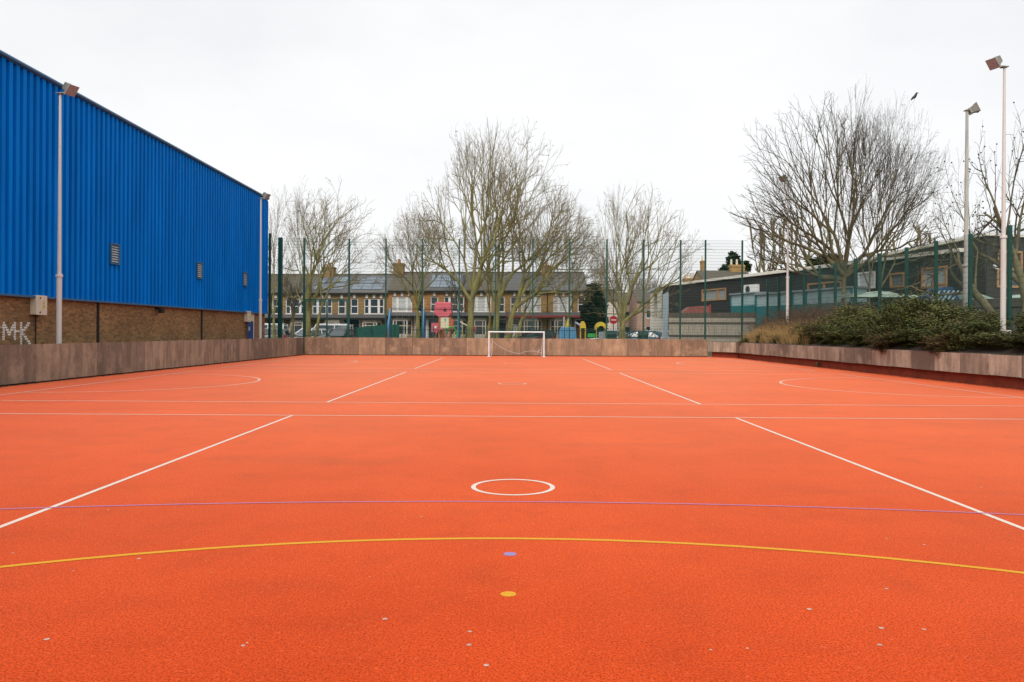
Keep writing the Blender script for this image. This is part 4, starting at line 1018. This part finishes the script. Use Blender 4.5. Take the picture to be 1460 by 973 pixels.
# ------------------------------------------------------------------ playground
def swing():
    Y = 63.0; t = thing('swing_frame', 'blue steel swing frame with slanting legs behind the green screens', 'swing', (WX(604, Y), Y, .1))
    x0 = t.location.x; zt = WZ(604, 441, Y)-.1; xs = [WX(556.5, Y)-x0, 0, WX(654, Y)-x0]
    for i, x in enumerate(xs):
        for s in (-1, 1):
            MB().tube([(x-.28 if i == 0 else x+(.05 if i == 2 else -.04), s*1.2, -.2), (x, s*.05, zt)], [.075,.075], 10, False).build('leg', M['play_blue_pale'] if s < 0 else M['play_blue'], t, smooth=True)
    MB().tube([(xs[0],0,zt), (xs[2],0,zt)], [.032,.032], 10).build('top_bar', M['dark'], t)
    for x in (xs[0]*.72, xs[0]*.36, xs[2]*.35, xs[2]*.7):
        c = MB()
        for s in (-.22, .22): c.tube([(x+s,0,zt-.03), (x+s,0,.55)], [.008,.008], 4, False)
        so = c.build('chains', M['rim'], t); MB().box(x-.24, x+.24, -.09, .09, .5, .55).build('seat', M['tyre'], so)
swing()
def tower():
    Y = 65.0; t = thing('play_tower', 'play tower with red barrel roof, cream panel and sloping slide', 'play tower', (WX(634, Y), Y, .1)); x0 = t.location.x
    U = lambda p: WX(p, Y)-x0; Z = lambda p: WZ(634, p, Y)-.1
    ro = MB().prism([(U(621.5), Z(431.5)), (U(643.5), Z(431.5)), (U(644.8), Z(447)), (U(640), Z(452.5)), (U(627), Z(452.5)), (U(619.5), Z(448))], 'y', -.75, .75).build('roof', M['play_red'], t, bevel=.05)
    MB().prism([(U(633), Z(444.5)), (U(638), Z(444.5)), (U(636.8), Z(441.5)), (U(635.6), Z(439.3)), (U(634.2), Z(441.5))], 'y', -.77, -.752).build('roof_opening', M['dark'], ro)
    for px in (627.5, 642.2):
        for y in (-.62, .62): MB().box(U(px)-.06, U(px)+.06, y-.06, y+.06, 0, Z(452.4)).build('post', M['play_orange'], t)
    pn = MB().box(U(629), U(640.6), -.66, -.6, Z(468.5), Z(453)).build('cream_panel', M['play_cream'], t)
    MB().box(U(634.2), U(637.2), -.68, -.662, Z(458), Z(454)).build('panel_window', M['pale_teal'], pn)
    MB().box(U(642.9), U(647.2), -.64, -.55, Z(470), Z(455)).build('orange_panel', M['play_orange'], t)
    rp = MB().box(U(616.2), U(627), -.78, -.70, Z(474), Z(461)).build('red_panel', M['play_red'], t)
    MB().tube([(U(622), -.80, Z(467)), (U(622), -.781, Z(467))], [.11,.11], 7).build('white_emblem', M['white'], rp)
    MB().box(U(627), U(643), -.6, .6, Z(472.5), Z(471)).build('platform', M['timber_d'], t)
    sl = MB(); a, b = (U(655.5), Z(459)), (U(673), Z(468))
    sl.tube([(a[0], .1, a[1]), (b[0], .1, b[1])], [.055,.055], 8); sl.build('slide_rail', M['play_cream'], t)
    MB().box(U(672.5), U(679), 0, .1, Z(474), Z(465.5)).build('slide_end_panel', M['play_red'], t)
    MB().box(U(674), U(675.6), .02, .09, -.1, Z(474)).build('slide_post', M['play_red'], t)
    ar = []
    for i in range(13):
        q = math.pi*i/12; ar.append((U(645)+.45*math.cos(q), -.95, Z(481)+.85*math.sin(q)))
    MB().tube(ar, [.055]*13, 8).build('climbing_arch', M['play_green'], t)
    ar2 = [(x-.85, y-.05, z*.9) for x, y, z in ar]; MB().tube(ar2, [.05]*13, 8).build('climbing_arch', M['play_red'], t)
    ar3 = [(x+.55, y+.05, z*.85) for x, y, z in ar]; MB().tube(ar3, [.05]*13, 8).build('climbing_arch', M['play_yellow'], t)
tower()
def domes():
    Y = 64.0
    t = thing('climbing_unit', 'pale blue panelled climbing unit with small yellow roof behind the railing', 'climbing unit', (WX(808, Y), Y, .1)); x0 = t.location.x
    U = lambda p: WX(p, Y)-x0; Z = lambda p: WZ(808, p, Y)-.1
    MB().prism([(U(795), -.1), (U(797), Z(473)), (U(800), Z(467)), (U(818), Z(467)), (U(821), Z(473)), (U(823), -.1)], 'y', -.4, .4).build('blue_panel', M['play_blue_pale'], t, bevel=.04)
    MB().prism([(U(806), Z(466)), (U(813), Z(466)), (U(811.5), Z(456)), (U(809.8), Z(454))], 'y', -.3, .3).build('yellow_roof', M['play_yellow'], t)
    MB().tube([(U(804), 0, -.1), (U(804), 0, Z(452))], [.06,.06], 8).build('grey_post', M['pole_grey'], t)
    t = thing('play_house', 'yellow domed play house with tilted lilac board next to the railing', 'play house', (WX(830, Y), Y, .1)); x0 = t.location.x; U = lambda p: WX(p, Y)-x0
    ds = [(U(830.5)+(U(834.5)-U(830.5))*1.0*math.cos(math.pi*i/10), Z(468)+.55*math.sin(math.pi*i/10)) for i in range(11)]
    MB().prism(ds+[(U(826), Z(471)), (U(835), Z(471))][:0], 'y', -.5, .5).build('yellow_dome', M['play_yellow'], t)
    for px in (827, 834): MB().box(U(px)-.05, U(px)+.05, -.45, -.35, -.1, Z(467.5)).build('post', M['play_yellow'], t)
    b = MB(); b.v = [(U(820),-.3,Z(458.5)),(U(829),-.3,Z(463.5)),(U(828),-.3,Z(465.5)),(U(820),-.3,Z(461)),(U(820),.3,Z(458.5)),(U(829),.3,Z(463.5)),(U(828),.3,Z(465.5)),(U(820),.3,Z(461))]
    b.f = [(0,1,2,3),(7,6,5,4),(0,4,5,1),(1,5,6,2),(2,6,7,3),(3,7,4,0)]; b.build('tilted_board', mat('lilac_board', (.42, .42, .60), .5, .05), t)
    MB().box(U(838), U(849), -.1, .1, Z(481), Z(475.5)).build('green_bench', M['play_green'], t)
    t = thing('play_canopy', 'round yellow arched play canopy before the dark evergreen', 'play canopy', (WX(856, Y), Y, .1)); x0 = t.location.x; U = lambda p: WX(p, Y)-x0
    r0 = U(864)-U(856); n = 12
    ou = [(r0*math.cos(math.pi*i/n), Z(470)+.62*math.sin(math.pi*i/n)) for i in range(n+1)]; inn = [(r0*.72*math.cos(math.pi*i/n), Z(471)+.36*math.sin(math.pi*i/n)) for i in range(n, -1, -1)]
    MB().prism(ou+inn, 'y', -.6, .6).build('yellow_arch', M['play_yellow'], t)
    for px in (850, 863): MB().box(U(px)-.06, U(px)+.06, -.5, -.4, -.1, Z(470)).build('post', M['play_yellow'], t)
    MB().box(U(853), U(862), -.2, -.1, -.1, Z(473)).build('grey_panel', M['galv'], t)
domes()

# ------------------------------------------------------------------ black timber building
bo = V((15.1, 80.0, 0)); bd = V((.265, -.964, 0)).normalized(); brz = math.atan2(bd.y, bd.x)
def hit(px, py, yl=0.0):
    """wall coordinate u and height z where photo pixel meets the wall set back yl"""
    nrm = V((-bd.y, bd.x, 0)); o = bo+nrm*yl
    cx = (px-730)/F-(473-py)/F*sr
    u = (cx*o.y-o.x)/(bd.x-cx*bd.y); Y = o.y+bd.y*u
    return u, WZ(px, py, Y)
school = thing('school_building', 'long low black boarded building with timber windows and pale roof edge', 'building', bo, brz)
ZR = 6.2; UE = 37.0; SH = 12
wins = [(1001, 1035.5, 412, 429), (1152, 1200, 402.5, 419), (1224, 1248.5, 388, 412), (1269.5, 1290, 389, 410), (1314.5, 1351, 380.5, 411)]
hs = []
for (a, b, c, d) in wins:
    ua, _ = hit(a, c); ub, _ = hit(b, c); um = (a+b)/2; _, z1 = hit(um, c); _, z0 = hit(um, d); hs.append((ua, ub, z0, z1))
m = MB(); m.holed(0.0, UE, 0, ZR, hs, 0, .2); m.quad((UE,0,0),(UE,SH,0),(UE,SH,ZR),(UE,0,ZR)); m.quad((0,SH,0),(UE,SH,0),(UE,SH,ZR),(0,SH,ZR))
m.build('boarded_wall', M['black_clad'], school)
MB().box(-.1, UE+.15, -.25, SH+.2, ZR+.003, ZR+.22).build('roof_edge', M['render_w'], school)
for i, h in enumerate(hs):
    f = MB(); b = .11; y = .03
    f.box(h[0], h[1], y-.09, y+.08, h[2], h[2]+b); f.box(h[0], h[1], y-.09, y+.08, h[3]-b, h[3]); f.box(h[0], h[0]+b, y-.09, y+.08, h[2]+b, h[3]-b); f.box(h[1]-b, h[1], y-.09, y+.08, h[2]+b, h[3]-b)
    if i in (0, 1, 4): c = h[0]+(h[1]-h[0])*(.66 if i == 0 else .5); f.box(c-.12, c+.12, y-.07, y+.07, h[2]+b, h[3]-b)
    if i == 4: f.box((h[0]+h[1])/2+.12, h[1]-b, y-.05, y+.06, (h[2]+h[3])/2-.45, (h[2]+h[3])/2-.35)
    fo = f.build('window', M['white'] if i == 2 else M['oak'], school)
    MB().quad((h[0]+.02,y+.03,h[2]+.02),(h[1]-.02,y+.03,h[2]+.02),(h[1]-.02,y+.03,h[3]-.02),(h[0]+.02,y+.03,h[3]-.02)).build('pane', M['glass_pale'] if i != 1 else M['glass'], fo)
# taller block at the near end
Ub, Uc = 29.5, UE+1.2
zl, zh = 6.55, 7.0
tb = MB(); tb.v = [(Ub,.6,0),(Uc,.6,0),(Uc,15,0),(Ub,15,0),(Ub,.6,zl),(Uc,.6,zh),(Uc,15,zh),(Ub,15,zl)]
e0, e1 = 0, 0
tb.f = [(0,1,5,4),(2,3,7,6),(3,0,4,7)]
def endhit(px, py):
    A = bo+bd*Uc; nv = V((-bd.y, bd.x, 0)); cx = (px-730)/F-(473-py)/F*sr
    s = (cx*A.y-A.x)/(nv.x-cx*nv.y); return s, WZ(px, py, A.y+nv.y*s)
sa, za = endhit(1421, 357); sb, zb_ = endhit(1457, 411)
us = [.6, sa, sb, 15]; vs = [0, zb_, za, zh]
for i in range(3):
    for j in range(3):
        if i == 1 and j == 1: continue
        tb.quad((Uc,us[i],vs[j]),(Uc,us[i+1],vs[j]),(Uc,us[i+1],vs[j+1]),(Uc,us[i],vs[j+1]))
tb.build('tall_block', M['brown_clad'], school)
tr = MB(); tr.v = [(Ub-.1,.4,zl+.003),(Uc+.15,.4,zh+.003),(Uc+.15,15.2,zh+.003),(Ub-.1,15.2,zl+.003)]; tr.v += [(x,y,z+.14) for x,y,z in tr.v]
tr.f = [(3,2,1,0),(4,5,6,7),(0,1,5,4),(1,2,6,5),(2,3,7,6),(3,0,4,7)]; tr.build('tall_block_roof', M['render_w'], school)
f = MB(); b = .12
f.box(Uc-.1, Uc+.05, sa, sb, zb_, zb_+b); f.box(Uc-.1, Uc+.05, sa, sb, za-b, za); f.box(Uc-.1, Uc+.05, sa, sa+b, zb_+b, za-b); f.box(Uc-.1, Uc+.05, sb-b, sb, zb_+b, za-b); f.box(Uc-.08, Uc+.03, sa+(sb-sa)*.45-.07, sa+(sb-sa)*.45+.07, zb_+b, za-b); f.box(Uc-.08, Uc+.02, sa+b, sb-b, (za+zb_)/2-.06, (za+zb_)/2+.06)
fo = f.build('window', M['oak'], school); MB().quad((Uc-.05,sa,zb_),(Uc-.05,sb,zb_),(Uc-.05,sb,za),(Uc-.05,sa,za)).build('pane', M['glass'], fo)
sx, sz = endhit(1399, 380); MB().tube([(Uc-.02,sx+.9,sz), (Uc+.15,sx+.9,sz)], [.13,.16], 10).build('wall_lamp', M['white'], school)
# pale rendered end wing running back from the corner, with a dark opening
e0_, e1_ = bo+V((-.02, .3, 0)), V((15.95, 92.0, 0)); wl = (e1_-e0_).length; wd = (e1_-e0_)/wl
e = MB(); e.holed(0, wl, 0, ZR, [(wl*.36, wl*.66, 3.2, 5.75)], 0, -.6)
eo = e.build('rendered_end', M['render_w'], school); inv = Matrix.Rotation(-brz, 3, 'Z')
eo.location = inv @ (e0_-bo); eo.rotation_euler = (0, 0, math.atan2(wd.y, wd.x)-brz)
MB().quad((wl*.34,-.58,3.1),(wl*.68,-.58,3.1),(wl*.68,-.58,5.85),(wl*.34,-.58,5.85)).build('dark_opening', M['black_clad'], eo)
MB().box(-.1, wl+.2, -.6, .3, ZR+.01, ZR+.2).build('roof_edge', M['galv'], eo)
Yg = 63.2; ga, gb = WX(944.5, Yg), WX(953, Yg)
g = MB(); k = 7
for i in range(k):
    x = ga+(gb-ga)*i/k; dx = (gb-ga)/k; zt = WZ(944, 420, Yg)+(WZ(953, 416, Yg)-WZ(944, 420, Yg))*i/k
    g.box(x, x+dx*.6, Yg-.03, Yg+.03, 0, zt); g.box(x+dx*.6, x+dx, Yg-.0, Yg+.02, 0, zt)
go = tag(g.build('metal_gate', M['galv']), 'tall grey blue corrugated metal gate beside the grey timber fence', 'gate')
# air conditioner on the wall
ua, z1 = hit(1060, 407, -.4); ub, _ = hit(1077, 407, -.4); _, z0 = hit(1068, 420, -.4)
q = bo+bd*ua+V((-bd.y,bd.x,0))*-.4
ac = thing('air_conditioner', 'white air conditioner unit fixed to the black wall', 'air conditioner', (q.x, q.y, z0), brz); w = ub-ua; h = z1-z0
MB().box(0, w, 0, .38, 0, h).build('casing', M['white'], ac, bevel=.02); MB().tube([(w*.36,-.012,h*.5), (w*.36,-.002,h*.5)], [h*.40]*2, 24).build('fan_grille', M['dark'], ac)
gr = MB()
for i in range(1):
    rr_ = h*.22; gr.tube([(w*.36+rr_*math.cos(a*.2618), -.018, h*.5+rr_*math.sin(a*.2618)) for a in range(25)], [.006]*25, 4, False)
gr.build('grille_rings', M['galv'], ac)
# teal cabins below it
def cabin(pa, pb, py0, pym, yl, label, nwin, depth=1.2, pyb=450):
    ua, z1 = hit(pa, py0, yl); ub, _ = hit(pb, py0, yl); _, zm = hit((pa+pb)/2, pym, yl)
    q = bo+bd*ua+V((-bd.y,bd.x,0))*yl; t = thing('teal_cabin', label, 'cabin', (q.x, q.y, 0), brz, 'teal cabins'); w = ub-ua
    MB().box(0, w, 0, depth, 0, zm).build('lower_wall', M['teal'], t)
    MB().box(-.06, w+.06, -.12, depth+.05, z1-.12, z1).build('roof', M['galv'], t)
    MB().box(.03, w-.03, .03, depth-.02, zm+.003, z1-.123).build('pale_panel', M['pale_teal'], t)
    for i in range(nwin+1): MB().box(w*i/nwin-.06, w*i/nwin+.06, -.03, .028, zm+.003, z1-.123).build('post', M['teal'], t)
cabin(1042, 1077, 419, 436, -1.5, 'teal cabin with pale upper panels directly under the air conditioner', 2)
cabin(1078, 1214, 419, 434, -1.9, 'long teal cabin with glazed front behind the brambles', 7)
# timber fences
def board_fence(x0, y0, x1, y1, z0, za, zb, label, m, rails=2):
    L = math.hypot(x1-x0, y1-y0); t = thing('timber_fence', label, 'fence', (x0, y0, 0), math.atan2(y1-y0, x1-x0)); mb = MB(); k = int(L/.15); r = random.Random(k)
    for i in range(k):
        f = i/k; mb.box(L*f, L*f+.143, r.uniform(0,.012), .03, z0, za+(zb-za)*f+r.uniform(-.02,.02))
    mb.build('boards', m, t)
    for j in range(rails):
        z = z0+(za-z0)*(.43+.33*j); MB().box(0, L, -.055, -.002, z-.07, z+.07).build('rail', M['timber_d'], t)
    MB().box(0, L, -.06, .05, za+.02 if abs(za-zb) < .05 else min(za, zb)+.02, max(za, zb)+.07).build('top_rail', M['timber_d'], t)
    for i in range(int(L/2.6)+1): MB().box(i*2.6, i*2.6+.1, .031, .13, z0, min(za, zb)).build('post', M['timber_d'], t)
q0, q1 = W(954, 447.5, 62.8), W(1096, 450, 60.5)
board_fence(q0.x, q0.y, q1.x, q1.y, .1, q0.z, q1.z-.15, 'grey weathered timber board fence beside the metal gate', M['timber'])
q0, q1 = W(1160, 443, 56), W(1300, 428, 40.5)
board_fence(q0.x, q0.y, q1.x, q1.y, .3, q0.z, q1.z, 'dark timber board fence behind the trunks of the bare trees', M['timber_d'])
q0, q1 = W(1304, 427, 40.3), W(1470, 438, 36)
board_fence(q0.x, q0.y, q1.x, q1.y, .3, q0.z-.15, q1.z, 'dark low timber fence behind the green shrubs', M['timber_d'])
# red roofed shed behind the grey fence
Y = 66.5; xa, xb = WX(969, Y), WX(1011, Y); za, zb2 = WZ(969, 448, Y), WZ(1011, 436, Y)
t = thing('shed', 'low shed with faded red roof peeping over the grey timber fence', 'shed', (xa, Y, 0)); w = xb-xa
MB().box(.05, w-.05, .06, 1.5, 0, za-.1).build('wall', M['timber_d'], t)
rf_ = MB(); rf_.prism([(0, za-.1), (w*.35, zb2-.12), (w, zb2), (w, za-.25), (0, za-.25)], 'y', -.1, 1.6); rf_.build('roof', M['faded_red'], t)
MB().box(w+.03, w+.13, -.05, .05, 0, zb2+.1).build('post', M['red_paint'], t)
# covers and canopies in the nursery yard
def cover(label, pts, Y, m, d=1.6, stripes=0):
    x0 = WX(pts[0][0], Y); t = thing('canopy', label, 'canopy', (x0, Y, 0), 0, 'covers in the yard of the black building'); P = [(WX(p[0], Y)-x0, WZ(p[0], p[1], Y)) for p in pts]
    bot = min(p[1] for p in P)-.02
    MB().prism(P+[(P[-1][0], bot-.1), (P[0][0], bot-.1)], 'y', 0, d).build('sheet', m, t)
    for x in (P[0][0]+.1, P[-1][0]-.1):
        for y in (.1, d-.1): MB().box(x-.04, x+.04, y-.04, y+.04, .2, bot-.1).build('post', M['timber_d'], t)
    for i in range(stripes):
        f = (i+.5)/stripes; a = V((P[1][0]*(f*.9)+P[0][0]*(1-f*.9), -.006, bot+.03)); xx = P[0][0]+(P[-1][0]-P[0][0])*(.08+.84*f)
        MB().prism([(xx-.22, bot-.06), (xx-.13, bot-.06), (xx+.22, bot+(P[1][1]-bot)*.72), (xx+.13, bot+(P[1][1]-bot)*.72)], 'y', -.012, -.003).build('white_stripe', M['pale_teal'], t)
cover('pale green plastic cover sagging over the yard behind the leaning trunk', [(1216, 419), (1238, 420), (1254, 415), (1268, 416), (1284, 420), (1325, 421)], 42.5, M['tarp'])
cover('blue and white striped canopy beside the grey floodlight pole', [(1322, 427), (1345, 409), (1358, 409), (1368, 426)], 38.8, M['tarp_blue'], 1.4, 6)
cover('low pale cover with blue side right of the grey floodlight pole', [(1384, 414), (1400, 420), (1418, 426), (1452, 424), (1466, 419)], 38.9, M['tarp'], 1.2)

# ------------------------------------------------------------------ light, sky, camera
el, az = R(38), R(190)            # soft sun high behind the camera
w = bpy.data.worlds.new('World'); sc.world = w; w.use_nodes = True; t = w.node_tree
bg = t.nodes['Background']; out = t.nodes['World Output']
sky = t.nodes.new('ShaderNodeTexSky'); sky.sky_type = 'NISHITA'; sky.sun_disc = False; sky.sun_elevation = el; sky.sun_rotation = az; sky.dust_density = 4
hs_ = t.nodes.new('ShaderNodeHueSaturation'); hs_.inputs['Saturation'].default_value = .25; t.links.new(sky.outputs[0], hs_.inputs['Color']); t.links.new(hs_.outputs[0], bg.inputs[0]); bg.inputs[1].default_value = .05
tc = t.nodes.new('ShaderNodeTexCoord'); mp = t.nodes.new('ShaderNodeMapping'); mp.inputs['Scale'].default_value = (1, 1, 2.2); t.links.new(tc.outputs['Generated'], mp.inputs[0])
cl = noise(t, mp.outputs[0], 2.3, 5, .55); sp = t.nodes.new('ShaderNodeSeparateXYZ'); t.links.new(tc.outputs['Generated'], sp.inputs[0])
base = ramp(t, cl, [(.36, (.735, .742, .748)), (.60, (.825, .825, .825))])
up = ramp(t, sp.outputs[2], [(0.0, .98), (.36, .98), (.9, 1.0)])
upm = t.nodes.new('ShaderNodeMapRange'); upm.inputs['From Min'].default_value = .38; upm.inputs['From Max'].default_value = 1; upm.inputs['To Min'].default_value = .985; upm.inputs['To Max'].default_value = 1.3
t.links.new(sp.outputs[2], upm.inputs['Value'])
bg2 = t.nodes.new('ShaderNodeBackground'); t.links.new(base, bg2.inputs[0]); t.links.new(upm.outputs[0], bg2.inputs[1])
add = t.nodes.new('ShaderNodeAddShader'); t.links.new(bg.outputs[0], add.inputs[0]); t.links.new(bg2.outputs[0], add.inputs[1]); t.links.new(add.outputs[0], out.inputs[0])
sl = bpy.data.lights.new('sun', 'SUN'); sl.energy = 1.4; sl.angle = R(16); sl.color = (1, .96, .9)
so = bpy.data.objects.new('sun', sl); C.objects.link(so)
dvec = V((math.sin(az)*math.cos(el), math.cos(az)*math.cos(el), math.sin(el)))
so.rotation_euler = dvec.to_track_quat('Z', 'Y').to_euler(); so.location = (0, -20, 40)

cam = bpy.data.cameras.new('camera'); cam.sensor_width = 36; cam.lens = F/1460*36; cam.shift_y = -(486.5-473)/1460; cam.clip_end = 3000; cam.clip_start = .1
co = bpy.data.objects.new('camera', cam); C.objects.link(co)
co.matrix_world = Matrix(((cr, -sr, 0, 0), (0, 0, -1, 0), (sr, cr, 0, H), (0, 0, 0, 1)))
sc.camera = co
sc.view_settings.view_transform = 'Standard'; sc.view_settings.look = 'None'; sc.view_settings.exposure = 0; sc.view_settings.gamma = 1
try: sc.cycles.use_denoising = True
except Exception: pass
